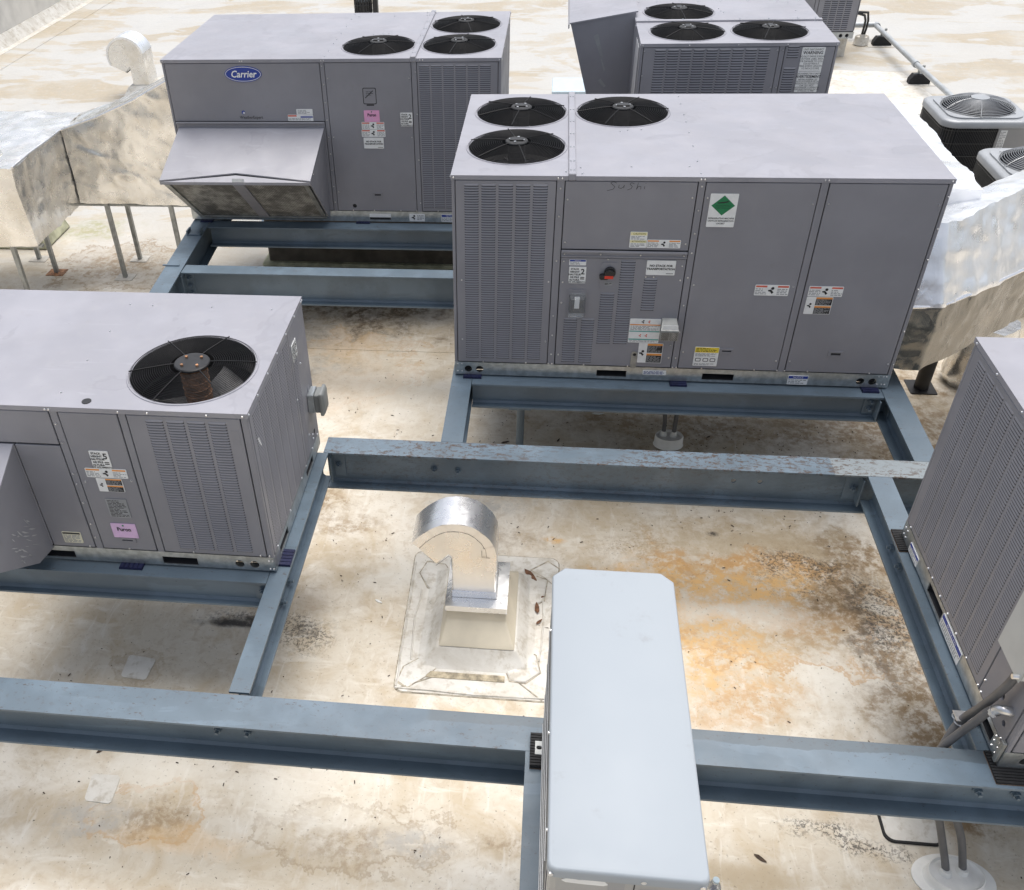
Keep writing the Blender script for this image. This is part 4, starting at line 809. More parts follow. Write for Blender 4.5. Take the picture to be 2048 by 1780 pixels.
    ff = MB(); pl = [(x0+.03, .50, d-.02), (xr-.03, .50, d-.02), (xr-.03, .12, .14), (x0+.03, .12, .14)]; ff.loft([[Vector(f(*q)) for q in pl], [Vector(f(q[0], q[1]+.01, q[2]-.01)) for q in pl]]); ff.build('hood_filter', 'filter', h, smooth=0)
    cm = lambda a, b, w_: f(xr+w_, b, a)
    rd = random.Random(5); mb = MB()
    for q in range(26):
        a, b = .08+rd.random()*.20, .22+rd.random()*.20; l = rd.uniform(.012, .06); t_ = rd.uniform(.6, 1.2); h_ = rd.uniform(.001, .006); ca, sa = math.cos(t_), math.sin(t_)
        mb.prism([(a, b), (a+l*ca-h_*sa*.4, b+l*sa+h_*ca), (a+l*1.4*ca, b+l*1.4*sa), (a+l*.8*ca+h_*sa, b+l*.8*sa-h_*ca)], -.0012, -.0004, cm)
    mb.build('tape_scuff', 'inner', h, smooth=0)
    TP = lambda u, v, w_: (u-x0, v-y0, z1+w_); sc = [(TP, u, v, 0) for u, v in ((-1.779, -1.039), (-1.64, -1.045), (-1.287, -1.045), (-.931, -1.058), (-1.78, -1.347), (-1.785, -1.651), (-1.795, -1.962))]
    for u, vv in ((-1.80, (.97, .85, .65, .58, .45, .3, .2)), (-1.745, (.6,)), (-1.49, (.62,)), (-1.62, (.13,)), (-1.25, (.13,)), (-.87, (.13,)), (-1.85, (.13,)), (-.82, (.13,))): sc += [(f, u, v, .004) for v in vv]
    for u in (-2.3, -1.83, -1.81, -1.45, -1.3, -1.0, -.82): sc.append((f, u, 1.058, .006))
    for u in (-2.07, -1.9, -1.7, -1.5, -1.3, -1.1, -.93, -.91): sc.append((r, u, 1.058, .006))
    for u in (-2.0, -1.7, -1.4, -1.28, -1.1, -.95): sc += [(r, u, .128, .004)]
    for u, v in ((-1.10, .75), (-1.26, .6), (-1.12, .25), (-1.05, .2), (-1.05, .17)): sc.append((r, u, v, .004))
    for u in (-.83, -.81): sc += [(f, u, .03, .002), (f, u, .09, .002)]
    screws(root, sc)
unit_left()

# ------------------------------------------------------------------ unit cut by the right edge
def unit_right():
    L, W, z1 = 2.24, 1.51, 1.266; x0, y0 = 2.648, -3.01
    root = thing('rooftop_unit', 'grey rooftop unit with rows of louvers and a pale switch box beside grey conduits', 'rooftop unit', (x0, y0, .015), 0, 'packaged rooftop units on steel beams', (0, 0, .015))
    F, Lf, R, B = fms(L, W); shell(root, L, W, .105, 1.236, .8); e = .006
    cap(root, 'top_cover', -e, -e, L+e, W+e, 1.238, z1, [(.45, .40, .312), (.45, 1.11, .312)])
    for y in (.40, 1.11): fan(root, .45, y, z1, .308, spin=y)
    post = lambda fm, a, b: MB().box((a+.0015, .112, -.012), (b-.0015, 1.237, .0015), 0, fm).build('corner_post', 'paint', root, bev=.002)
    post(Lf, 0, .022); post(Lf, W-.03, W); c_ = panel(root, Lf, .022, .118, 1.175, 1.236)
    for a, b in col(.095, 1.125, 9, .13): louvers(c_, Lf, a, b, .155, 1.205, .0168, .16, w=.004)
    panel(root, Lf, 1.177, .118, W-.03, 1.236, holes=[circle(1.325, .27, .026, 20), circle(1.42, .195, .015, 16)])
    for fm, U in ((F, L), (R, W), (B, L)): panel(root, fm, .02, .118, U-.02, 1.236); post(fm, 0, .02); post(fm, U-.02, U)
    rail(root, Lf, W, [(.46, .03, .675, .09), (1.27, .03, 1.40, .09)], []); rail(root, F, L, [(.5, .033, .7, .083)], [(.1, .06), (.18, .06)]); rail(root, B, L, [], []); rail(root, R, W, [], [])
    notice(root, Lf, .14, .02, .28, .078); notice(root, Lf, .69, .026, .96, .105, 'NOTICE / AVIS')
    bx = MB().box((1.28, .56, .004), (1.50, 1.0, .095), 0, Lf).build('disconnect_box', 'boxg', root, bev=.006); MB().box((1.276, .556, .0955), (1.504, 1.004, .101), 0, Lf).build('box_door', 'boxg', bx, bev=.003)
    MB().cyl(Lf(1.49, .58, .10), Lf(1.49, .58, .125), .011, n=10).build('door_latch', 'screw', bx)
    MB().box((1.48, .03, .003), (1.505, .16, .02), 0, Lf).build('corner_bracket', 'strut', root, bev=.003)
    sc = [(Lf, u, 1.25, .006) for u in (.03, .3, .6, .9, 1.2, 1.48)]+[(Lf, u, .13, .004) for u in (.08, .4, .47, .6, .72, .85, 1.0, 1.16, 1.2, 1.45)]+[(Lf, 1.19, v, .004) for v in (.2, .42, .7, 1.0)]
    for u in (.03, .06): sc += [(Lf, u, v, .002) for v in (.04, .085)]
    for u in (1.42, 1.46): sc += [(Lf, u, v, .002) for v in (.04, .075, .105)]
    screws(root, sc)
unit_right()

# unit cut by the top edge of the picture
def unit_far():
    L, W, H = 1.888, 1.187, 1.05; x1, y0, zb = 5.56, 11.9, -.70
    root = thing('rooftop_unit', 'distant grey louvered unit on a roof curb, its top out of the picture', 'rooftop unit', (x1-L, y0, -1), 0, 'packaged rooftop units on steel beams', (0, 0, zb))
    OFF[root.name] = Vector((0, 0, -1)); F, Lf, R, B = [(lambda u, v, w_, q=q: (q(u, v, w_)[0], q(u, v, w_)[1], q(u, v, w_)[2]+zb)) for q in fms(L, W)]
    MB().box((.06, .06, -1), (L-.06, W-.06, zb-.001)).build('roof_curb', 'flash', root)
    MB().box((.012, .012, zb+.1), (L-.012, W-.012, zb+H-.03)).build('inner_casing', 'seam', root)
    MB().box((-.006, -.006, zb+H-.029), (L+.006, W+.006, zb+H)).build('top_cover', 'top', root, bev=.004)
    for fm, U in ((F, L), (R, W), (B, L), (Lf, W)):
        MB().plate(rect(0, 0, U, .1), [circle(U-.1, .045, .03, 18), circle(U-.2, .045, .03, 18)] if fm is F else [], -.05, .002, fm).build('base_rail', 'boxg', root)
        if fm is F:
            MB().box((U-.25, .005, -.06), (U-.05, .09, -.052), 0, fm).build('hole_backing', 'seam', root)
            c_ = panel(root, fm, L-.66, .11, L-.02, H-.03); panel(root, fm, .02, .11, L-.72, H-.03); MB().box((L-.715, .11, -.01), (L-.665, H-.03, .0), 0, fm).build('corner_post', 'paint', root)
            for a, b in col(L-.57, L-.13, 4, .12): louvers(c_, fm, a, b, .14, H-.06, .03, .3, w=.004)
        else: panel(root, fm, .02, .11, U-.02, H-.03)
unit_far()

# ------------------------------------------------------------------ isolation pads under the units
def pad(label, x0, y0, x1, y1, mat='pad_blue', z0=.0, z1=.0145):
    cx, cy = (x0+x1)/2, (y0+y1)/2; mb = MB(); n = 5; horiz = (x1-x0) > (y1-y0)
    mb.box((x0, y0, z0), (x1, y1, z1-.005))
    for i in range(n):
        if horiz: a = x0+(x1-x0)*i/n; mb.box((a+.002, y0+.002, z1-.0049), (a+(x1-x0)/n-.002, y1-.002, z1))
        else: a = y0+(y1-y0)*i/n; mb.box((x0+.002, a+.002, z1-.0049), (x1-.002, a+(y1-y0)/n-.002, z1))
    props(mb.build('isolation_pad', mat, None, loc=(cx, cy, z0)), label, 'pad', 'vibration pads under the units')
pad('blue pad under the left front corner of the graffiti unit', .06, -.04, .19, .06); pad('blue pad under the middle of the graffiti unit', 1.5, -.055, 1.615, .06); pad('blue pad under the right front corner of the graffiti unit', 2.775, -.055, 2.885, .06)
pad('dark blue pad under the front rail of the single-fan unit', -1.70, -2.125, -1.565, -2.03); pad('dark blue pad under the right corner of the single-fan unit', -.835, -2.03, -.735, -1.90)
pad('blue pad under the rail of the oval-logo unit', -1.18, 2.575, -1.05, 2.66); pad('blue pad at the hood corner of the oval-logo unit', -2.70, 2.56, -2.58, 2.66)
def cork_pad(label, x0, y0, x1, y1, z1=.0145):
    o = thing('isolation_pad', label, 'pad', ((x0+x1)/2, (y0+y1)/2, 0), 0, 'vibration pads under the units')
    MB().box((x0, y0, 0), (x1, y1, .005)).build('cork_layer', 'cork', o); mb = MB(); mb.box((x0, y0, .0052), (x1, y1, .010)); n = max(3, int((y1-y0)/.014))
    for i in range(n): a = y0+(y1-y0)*i/n; mb.box((x0, a+.002, .0099), (x1, a+(y1-y0)/n-.002, z1))
    mb.build('ribbed_rubber', 'rubber', o)
cork_pad('black rubber and cork pad at the far corner of the louvered unit', 2.60, -1.64, 2.735, -1.465); cork_pad('black rubber and cork pad on the front beam under the louvered unit', 2.62, -3.095, 2.85, -2.93); cork_pad('black ribbed pad under the back foot of the white outdoor unit', .63, -3.205, .80, -3.03, .03)


# ------------------------------------------------------------------ white outdoor unit in the foreground
def outdoor_unit():
    x0, x1, y0, y1, z0, z1 = .679, 1.139, -4.24, -2.995, .05, 1.05
    o = thing('outdoor_unit', 'white slim outdoor condenser seen from above in the foreground', 'outdoor unit', ((x0+x1)/2, (y0+y1)/2, .03))
    ch = .045
    pl = [(x0+.022, y0), (x1-.022, y0), (x1-.006, y0+.006), (x1, y0+.022), (x1, y1-ch), (x1-ch, y1), (x0+ch, y1), (x0, y1-ch), (x0, y0+.022), (x0+.006, y0+.006)]
    sh = lambda d: [(x+(d if x < (x0+x1)/2 else -d), y+(d if y < (y0+y1)/2 else -d)) for x, y in pl]
    tp = MB(); P3 = lambda q, z: [(x, y, z) for x, y in q]
    tp.loft([P3(pl, z1-.045), P3(pl, z1-.014), P3(sh(.003), z1-.003), P3(sh(.008), z1)]); tp.build('top_lid', 'mini', o, smooth=50)
    b = sh(.006); MB().prism(b, z0+.03, z1-.046).build('cabinet', 'miniside', o, smooth=20)
    MB().prism(sh(.003), z0, z0+.029).build('base_pan', 'strut', o)
    for x in (.68, 1.09):
        for y in (-3.15, -4.08):
            q = MB(); xa, xb = (x-.028, x+.09) if x < .9 else (x-.04, x+.075); q.plate(rect(xa, y, xb, y+.07), [rrect(xa+.006, y+.025, xa+.03, y+.045, .008, 3)] if x < .9 else [], .0305, .036); q.box((xa+.03, y, .036), (xb, y+.07, .0499)); q.build('mounting_foot', 'boxg', o)
    # end panel facing the camera: seam, service cover, peeled label, screw
    f = lambda u, v, w_: (u, y0+.006-w_, v)
    MB().box((.93, .12, 0), (.934, 1.0, .0008), 0, f).build('panel_seam', 'seam', o); sv_ = MB().prism(rrect(.945, .55, 1.09, .965, .01), 0, .008, f).build('service_cover', 'miniside', o, bev=.002)
    MB().box((.858, .60, .0), (.905, 1.0, .001), 0, f).build('label_ghost', 'ac_panel', o)
    MB().prism([(.722, .985), (.735, .975), (.79, .972), (.845, .972), (.858, .98), (.845, .999), (.80, 1.0), (.775, .994), (.74, 1.001)], 0, .0015, f).build('torn_label', 'white', o)
    mb = MB()
    for u, v in ((.955, 1.02), (.69, 1.02), (1.12, 1.02)): mb.cyl(f(u, v, -.008), f(u, v, .008), .008, n=10)
    g = lambda u, v, w_: (x0+.006-w_, u, v)
    for y in (-3.3, -3.75, -4.1): mb.cyl(g(y, 1.02, -.008), g(y, 1.02, .01), .006, n=8)
    mb.build('screw_heads', 'screw', o, kind='stuff')
    MB().box((-4.16, .25, 0), (-4.145, .96, .002), 0, g).build('edge_strip', 'pad_blue', o)
    # coil fins with wire guard on the left side
    mb = MB(); 
    for i in range(46): y = -4.08+i*.0215; mb.box((y, .12, .0), (y+.003, .96, .004), 0, g)
    for z in (.2, .4, .6, .8): mb.box((-4.08, z, .0041), (-3.11, z+.004, .007), 0, g)
    mb.build('coil_guard', 'ac_wire', o, kind='stuff')
    return o
outdoor_unit()
def bottle():
    x, y = 1.56, -3.215; B0 = -1
    o = thing('plastic_bottle', 'clear bluish plastic bottle standing on the roof at the bottom edge', 'bottle', (x, y, -1))
    R = [(.0, .028), (.012, .034), (.05, .032), (.09, .034), (.12, .032), (.15, .034), (.17, .029), (.19, .018), (.198, .014), (.205, .014)]
    MB().loft([[(x+r*math.cos(6.28318*i/20), y+r*math.sin(6.28318*i/20), B0+z+.001) for i in range(20)] for z, r in R]).build('bottle_body', 'clear', o, smooth=60)
    MB().cyl((x, y, B0+.2065), (x, y, B0+.222), .016, n=16).build('screw_cap', 'lidb', o)
    MB().loft([[(x+.0355*math.cos(6.28318*i/20), y+.0355*math.sin(6.28318*i/20), B0+z) for i in range(20)] for z in (.08, .13)], False).build('paper_band', 'blue', o)
bottle()

# ------------------------------------------------------------------ wrapped gooseneck vents
def gooseneck(o, out, yf, yb, mats, fmx=ID):
    """out: closed outline in x,z of the bent rectangular duct"""
    n = len(out); rings = []
    for t_ in (0, .5, 1): rings.append([(x, yf+(yb-yf)*t_, z) for x, z in out])
    return rings
def vent():
    o = thing('roof_vent', 'foil wrapped gooseneck vent on a flashed curb in the middle of the roof', 'vent', (.27, -1.4, -1))
    yf, yb = -1.55, -1.30
    arc = [(-.122, -.217), (-.081, -.166), (-.035, -.12), (.015, -.083), (.067, -.056), (.128, -.046), (.189, -.048), (.249, -.067), (.30, -.104), (.345, -.156), (.378, -.222), (.388, -.30)]
    out = arc+[(.388, -.66), (.118, -.66), (.118, -.50), (.15, -.285)][0:2]+[(.118, -.66), (.118, -.30), (.105, -.285), (.032, -.388)]
    out = arc+[(.388, -.66), (.118, -.66), (.118, -.315), (.100, -.300), (.02, -.385)]
    P = MB(); P.prism(out, yf, yb, lambda a, b, h: (a, h, b)); P.build('duct_bend', 'foil', o, bev=.006, smooth=40)
    # wide foil tape folded over the outer curve, with tabs on the near side
    tp = MB(); nrm = []
    pts = [Vector((a, b)) for a, b in arc]+[Vector((.388, -.42))]
    rows = []
    for i, p in enumerate(pts):
        d = (pts[min(i+1, len(pts)-1)]-pts[max(i-1, 0)]).normalized(); n = Vector((-d.y, d.x)); q = p+n*.003; e = p-n*.055
        rows.append([(e.x, yf-.0035, e.y), (q.x, yf-.0035, q.y), (q.x, yb+.0035, q.y), (e.x, yb+.0035, e.y)])
    tp.loft(rows, False, 0, False); tp.build('foil_tape', 'foilp', o, smooth=40)
    st = MB()
    for i in (2, 4, 6, 8, 10):
        p = pts[i]; d = (pts[i+1]-pts[i-1]).normalized(); n = Vector((-d.y, d.x)); a = p+n*.0; b = p-n*.07
        st.add([(a.x-d.x*.018, yf-.0055, a.y-d.y*.018), (a.x+d.x*.018, yf-.0055, a.y+d.y*.018), (b.x+d.x*.012, yf-.0045, b.y+d.y*.012), (b.x-d.x*.012, yf-.0045, b.y-d.y*.012)], [(0, 1, 2, 3)])
    for ln_ in ([(p+(-1)*Vector((-(pts[min(i+1, len(pts)-1)]-pts[max(i-1, 0)]).normalized().y, (pts[min(i+1, len(pts)-1)]-pts[max(i-1, 0)]).normalized().x))*.056) for i, p in enumerate(pts[:-1])], [Vector((.118, -.42)), Vector((.118, -.318)), Vector((.100, -.303)), Vector((.02, -.388))], [Vector((.30, -.245)), Vector((.302, -.30)), Vector((.35, -.302))]):
        MB().tube([(q.x, yf-.005, q.y) for q in ln_], .0011, 4).build('tape_edge', 'seam', o)
    st.build('tape_tabs', 'foilp', o, smooth=0, kind='stuff')
    MB().prism([(-.113, -.228), (.012, -.382), (.02, -.376), (-.105, -.222)], yf+.02, yb-.02, lambda a, b, h: (a-.006, h, b-.006)).build('outlet_opening', 'black', o)
    MB().box((.112, -1.556, -.66), (.394, -1.294, -.60)).build('joint_tape', 'foilp', o, bev=.004)
    cl = MB(); cl.plate(rect(.075, -1.635, .465, -1.215), [rect(.110, -1.558, .396, -1.292)], -.70, -.655); cl.build('curb_collar', 'foilp', o, bev=.008)
    rg = lambda x0, y0, x1, y1, z: [(x0, y0, z), (x1, y0, z), (x1, y1, z), (x0, y1, z)]
    cu = MB(); cu.loft([rg(.04, -1.77, .525, -1.06, -.885), rg(.055, -1.745, .51, -1.085, -.86), rg(.082, -1.64, .465, -1.20, -.765), rg(.086, -1.625, .455, -1.22, -.701)]); cu.build('curb_cone', 'flashb', o, bev=.012, smooth=50, seg=2)
    sk = MB(); sk.loft([rg(-.10, -1.87, .66, -.94, -.9975), rg(-.04, -1.83, .60, -1.0, -.975), rg(.03, -1.765, .53, -1.07, -.886)]); sk.build('base_skirt', 'flash', o, bev=.012, smooth=50, seg=2)
    MB().prism(rrect(-.222, -2.062, .807, -.793, .06, 4), -.999, -.9965, lambda a, b, h: (a-.012*(b+1.4), b, h)).build('dirt_bead', 'grime', o)
    fl = MB().prism(rrect(-.215, -2.055, .80, -.80, .06, 4), -.999, -.9935, lambda a, b, h: (a-.012*(b+1.4), b, h)).build('flashing_sheet', 'flash', o)
    def bag(name, pl, h):  # lumpy welded corner patches
        cx = sum(p[0] for p in pl)/len(pl); cy = sum(p[1] for p in pl)/len(pl)
        MB().prism([(cx+(x-cx)*1.04, cy+(y-cy)*1.04) for x, y in pl], -.9934, -.9915).build('dirt_bead', 'grime', o)
        q = MB(); q.loft([[(x, y, -.9933) for x, y in pl], [(cx+(x-cx)*.9, cy+(y-cy)*.9, -.9933+h*.35) for x, y in pl], [(cx+(x-cx)*.5, cy+(y-cy)*.5, -.9933+h*.7) for x, y in pl]]); q.build(name, 'flash', o, bev=.004, smooth=60)
    bag('corner_patch', [(-.20, -1.98), (-.13, -2.03), (-.02, -1.93), (.10, -1.78), (.06, -1.70), (-.04, -1.75), (-.17, -1.86)], .012)
    bag('corner_patch', [(.46, -1.80), (.50, -1.92), (.60, -1.93), (.69, -1.84), (.66, -1.70), (.56, -1.66)], .022)
    bag('corner_patch', [(-.17, -1.02), (-.13, -.90), (.0, -.92), (.09, -1.07), (.02, -1.18), (-.10, -1.16)], .022)
    bag('corner_patch', [(-.08, -1.30), (-.03, -1.16), (.06, -1.12), (.08, -1.36), (.02, -1.45)], .05)
    bag('corner_patch', [(.50, -1.10), (.62, -.98), (.72, -1.02), (.70, -1.22), (.60, -1.30), (.52, -1.25)], .03)
    bag('corner_patch', [(.60, -.93), (.72, -.83), (.80, -.90), (.79, -1.10), (.70, -1.0)], .006)
    for x0, y0, x1, y1 in ((-.02, -1.935, .47, -1.885), ): MB().box((x0, y0, -.9932), (x1, y1, -.989)).build('ponding_strip', 'grimeb', o, bev=.001)
    for pl in ([(.10, -1.885), (-.20, -2.04), (-.195, -2.046), (.106, -1.892)], [(.52, -1.90), (.70, -2.055), (.706, -2.05), (.526, -1.895)]): MB().prism(pl, -.9932, -.9905).build('weld_bead', 'grime', o)
    rg_ = MB()
    for ln_ in ([(-.20, -2.03), (.30, -2.045), (.77, -2.04)], [(-.195, -2.02), (-.205, -1.4), (-.21, -.86)], [(-.05, -1.85), (-.06, -1.4), (-.04, -1.0), (.3, -.97), (.60, -.98)], [(.60, -1.0), (.63, -1.4), (.61, -1.82)], [(-.02, -1.84), (.3, -1.85), (.58, -1.84)], [(-.13, -1.80), (-.15, -1.45), (-.13, -1.15)], [(.68, -1.75), (.70, -1.4), (.69, -1.15)]):
        pts_ = [Vector((*ln_[i], 0)).lerp(Vector((*ln_[i+1], 0)), q/10) for i in range(len(ln_)-1) for q in range(10)]
        rg_.tube([(p.x+.008*noise.noise(p*6), p.y+.008*noise.noise(p*6+Vector((5, 0, 0))), -.9925+.0) for p in pts_], .0065, 6)
    rg_.build('membrane_ridge', 'flash', o, smooth=60)
vent()
def vent_far():
    o = thing('roof_vent', 'pale gooseneck vent hood far behind the foil duct at the left', 'vent', (-6.25, 9.9, -1))
    k_ = lambda p, q: None
    c = (-6.30, -.36); R1, R0 = .30, .02
    arc = [(c[0]+R1*1.05*math.cos(math.radians(a)), c[1]+R1*math.sin(math.radians(a))) for a in range(205, -1, -15)]
    out = arc+[(-5.99, -1.0), (-6.26, -1.0), (-6.26, -.52), (-6.34, -.60)]
    MB().prism(out, 9.75, 10.15, lambda a, b, h: (a, h, b)).build('duct_bend', 'foild', o, bev=.008, smooth=40)
    rows = [[(c[0]+(x-c[0])*q, y, c[1]+(z-c[1])*q) for (y, q) in ((9.745, .90), (9.745, 1.01), (10.155, 1.01), (10.155, .90))] for x, z in arc]
    MB().loft(rows, False, 0, False).build('foil_tape', 'foilw', o, smooth=40)
    MB().prism([(arc[0][0]-.002, arc[0][1]-.004), (-6.345, -.604), (-6.338, -.612), (arc[0][0]+.006, arc[0][1]-.012)], 9.78, 10.12, lambda a, b, h: (a, h, b)).build('outlet_opening', 'black', o)
    MB().loft([[(x, y, -.999) for x, y in rect(-6.45, 9.55, -5.8, 10.35)], [(x, y, -.80) for x, y in rect(-6.33, 9.68, -5.93, 10.22)]]).build('curb', 'flash', o, bev=.02)
vent_far()
def stack_far():
    o = thing('roof_vent', 'small black slotted vent stack at the top edge of the roof', 'vent', (-3.35, 14.9, -1)); x, y = -3.25, 14.7
    mb = MB(); mb.cyl((x, y, -1), (x, y, -.6), .16, n=20); mb.build('stack_pipe', 'black', o)
    mb = MB()
    for i in range(18): a = i*.349; mb.box((x+.17*math.cos(a)-.012, y+.17*math.sin(a)-.012, -.82), (x+.17*math.cos(a)+.012, y+.17*math.sin(a)+.012, -.3))
    for z in (-.78, -.66, -.54, -.42, -.3): mb.torus((x, y, z), .175, .012, 24, 5)
    mb.build('slotted_cage', 'black', o, kind='stuff'); MB().cyl((x, y, -.29), (x, y, -.24), .21, .15, 20).build('cap', 'black', o)
    MB().box((x+.20, y-.06, -1), (x+.30, y+.06, .1)).build('stack_post', 'black', o)
stack_far()

# ------------------------------------------------------------------ foil-wrapped ducts
def rumple(bm_pts, amp, sc, seed):
    """soft sag plus sharp creases that run mostly up and down, as in loosely taped foil"""
    out = []
    for p in bm_pts:
        v = Vector(p); d = noise.noise_vector(v*sc+Vector((seed, seed*2, 0)))
        q = Vector((v.x*5.5+v.z*1.1, v.y*5.5-v.z*.8, v.z*1.6+seed)); r = (1-abs(noise.noise(q)))**5; q2 = Vector((v.x*3+v.z*5+seed, v.y*3+v.z*4, v.z*2)); r2 = (1-abs(noise.noise(q2)))**7
        e = noise.noise_vector(v*sc*3.7+Vector((0, seed, seed))); g = noise.noise_vector(v*1.3+Vector((seed*3, 0, 1)))
        out.append(v+d*amp*.7+e*amp*.3+g.normalized()*(r*amp*.8+r2*amp*.8))
    return out
def wrapped(name, rings, mat, parent, amp=.012, sc=3.5, seed=0, em=None, cap=True):
    """loft between polygon rings, subdivided and rumpled like loose foil"""
    def dense(r):
        o = []
        for i in range(len(r)):
            a, b = Vector(r[i]), Vector(r[(i+1) % len(r)]); n = max(2, int((b-a).length/.032))
            o.append((a, b, n))
        return o
    spec = [max(dense(r)[i][2] for r in rings) for i in range(len(rings[0]))]
    R = []
    for r in rings: R.append([Vector(r[i]).lerp(Vector(r[(i+1) % len(r)]), q/spec[i]) for i in range(len(r)) for q in range(spec[i])])
    full = []
    for a, b in zip(R, R[1:]):
        n = max(1, int(max((y-x).length for x, y in zip(a, b))/.032))
        for q in range(n): full.append([x.lerp(y, q/n) for x, y in zip(a, b)])
    full.append(R[-1]); full = [rumple(r, amp, sc, seed) for r in full]
    mb = MB().loft(full, cap)
    if em:
        n = sum(spec); lut = [em[i] for i in range(len(spec)) for _ in range(spec[i])]
        for q in range((len(full)-1)*n): mb.mi[q] = lut[q % n]
    return mb.build(name, mat, parent, smooth=55)
def duct_left():
    o = thing('foil_duct', 'weathered foil covered duct on thin steel legs beside the oval-logo unit', 'duct', (-4.4, 3.2, -1))
    zb = -.145
    fr = lambda y: [(-5.9, y, zb), (-4.27, y, zb), (-4.27, y, .62), (-5.9, y, .66)]
    wrapped('plenum_box', [fr(2.26), fr(3.0), fr(3.85)], 'foild', o, .014, 3.2, 1)
    cs = lambda x, zt, yf=3.3, yb=3.84: [(x, yf, zb+.004), (x, yb, zb+.004), (x, yb, zt), (x, yf, zt)]
    wrapped('transition_duct', [cs(-4.26, .625), cs(-3.858, .742), cs(-3.45, .90), cs(-3.06, 1.09), cs(-2.80, 1.15)], 'foild', o, .014, 3.4, 5)
    rim = MB()
    rim.tube(rumple([(-4.27, 2.26, .625), (-4.27, 2.6, .628), (-4.27, 3.0, .622), (-4.27, 3.3, .625)], .008, 5, 2), .012, 6); rim.tube(rumple([(-4.26, 3.3, .625), (-3.858, 3.3, .742), (-3.45, 3.3, .90), (-3.06, 3.3, 1.09)], .008, 5, 3), .012, 6); rim.build('foil_seam', 'foilp', o)
    MB().torus((-4.62, 2.62, .635), .07, .006, 24, 5).build('test_plug', 'foild', o)
    def leg(x, y, plate=True, h0=-1):
        q = MB(); t = .0035; a = .021; q.box((x-a, y-a, -.992), (x+a, y-a+t, zb-.004)); q.box((x-a, y-a+t, -.992), (x-a+t, y+a, zb-.004)); q.box((x+a-t, y-a+t, -.992), (x+a, y+a, zb-.004)); l = q.build('strut_leg', 'strut', o)
        MB().box((x-.10, y-.08, -1), (x+.10, y+.08, -.993)).build('foot_pad', 'conc' if plate else 'rustm', l)
    leg(-4.0, 3.34); leg(-4.84, 3.42, False); leg(-3.30, 3.34); leg(-4.57, 2.34); leg(-5.25, 2.34); leg(-4.0, 3.8); leg(-5.2, 3.75)
    for y in (2.34, 3.36): MB().box((-5.85, y-.03, zb-.03), (-4.25 if y < 3 else -2.85, y+.03, zb-.012)).build('cross_strut', 'strut', o)
    MB().loft([[(x, y, -.999) for x, y in rect(-6.9, 3.98, -5.2, 4.65)], [(x, y, -.72) for x, y in rect(-6.8, 4.05, -5.28, 4.58)]]).build('roof_curb', 'moss', o, bev=.02)
duct_left()
def duct_right():
    o = thing('foil_duct', 'bright new foil duct rising beside the graffiti unit', 'duct', (3.3, 1.2, -1))
    d = Vector((.774, .633, 0)); n = Vector((.633, -.774, 0))
    # profile swept first along x beside the unit, then turning away
    def prof(p, back): # p = foot of near face; section in plane spanned by 'back' and z
        p = Vector(p); b = Vector(back)
        return [p+Vector((0, 0, .14)), p+Vector((0, 0, .60)), p+b*.10+Vector((0, 0, .82)), p+b*.22+Vector((0, 0, 1.08)), p+b*.50+Vector((0, 0, 1.0)), p+b*.60+Vector((0, 0, .14))]
    bk = Vector((-.2, .98, 0)); bk2 = Vector((-.50, .866, 0)); bk3 = Vector((-.633, .774, 0))
    wrapped('elbow_duct', [prof((2.955, .05, 0), (0, 1, 0)), prof((3.13, .05, 0), bk*.98), prof((3.42, .27, 0), bk2), prof((3.83, .61, 0), bk3), prof((4.6, 1.24, 0), bk3), prof((5.4, 1.9, 0), bk3)], ['foilw', 'foil_shade'], o, .020, 3.0, 9, [1, 0, 0, 0, 1, 1])
    b1 = lambda y: [(2.965, y, .2), (3.455, y, .2), (3.46, y, 1.10), (2.965, y, 1.13)]
    wrapped('riser_duct', [b1(.75), b1(1.6), b1(2.52)], ['foilw', 'foil_shade'], o, .016, 4, 3, [1, 1, 0, 1])
    rim = MB(); rim.tube(rumple([(2.96, .05, .6), (3.13, .05, .6), (3.42, .27, .6), (3.83, .61, .6), (4.6, 1.24, .6)], .012, 5, 3), .012, 6); rim.build('foil_seam', 'foilp', o)
    q = MB(); q.cyl((3.89, 1.6, -.99), (3.89, 1.6, .15), .06, n=14); q.box((3.78, 1.5, -1), (4.0, 1.72, -.989)); q.build('support_post', 'black', o)
    q = MB(); q.cyl((3.2, 2.2, -.99), (3.2, 2.2, .2), .045, n=14); q.box((3.1, 2.1, -1), (3.3, 2.3, -.989)); q.build('support_post', 'black', o)
duct_right()
def bundle():
    pts = lambda z, s: [(4.35+s*.26*math.cos(a)+.0, 1.75+s*.22*math.sin(a), z) for a in [i*.5236 for i in range(12)]]
    mb = MB(); mb.loft([rumple(pts(-.997, .9), .0, 1, 0), rumple(pts(-.9, 1.05), .02, 4, 1), rumple(pts(-.6, 1.0), .03, 4, 2), rumple(pts(-.42, .85), .03, 4, 3)])
    props(mb.build('wrapped_bundle', 'foild', None, loc=(4.35, 1.75, -1), smooth=60), 'low wrapped foil drum in the shade under the new duct', 'drum')
bundle()

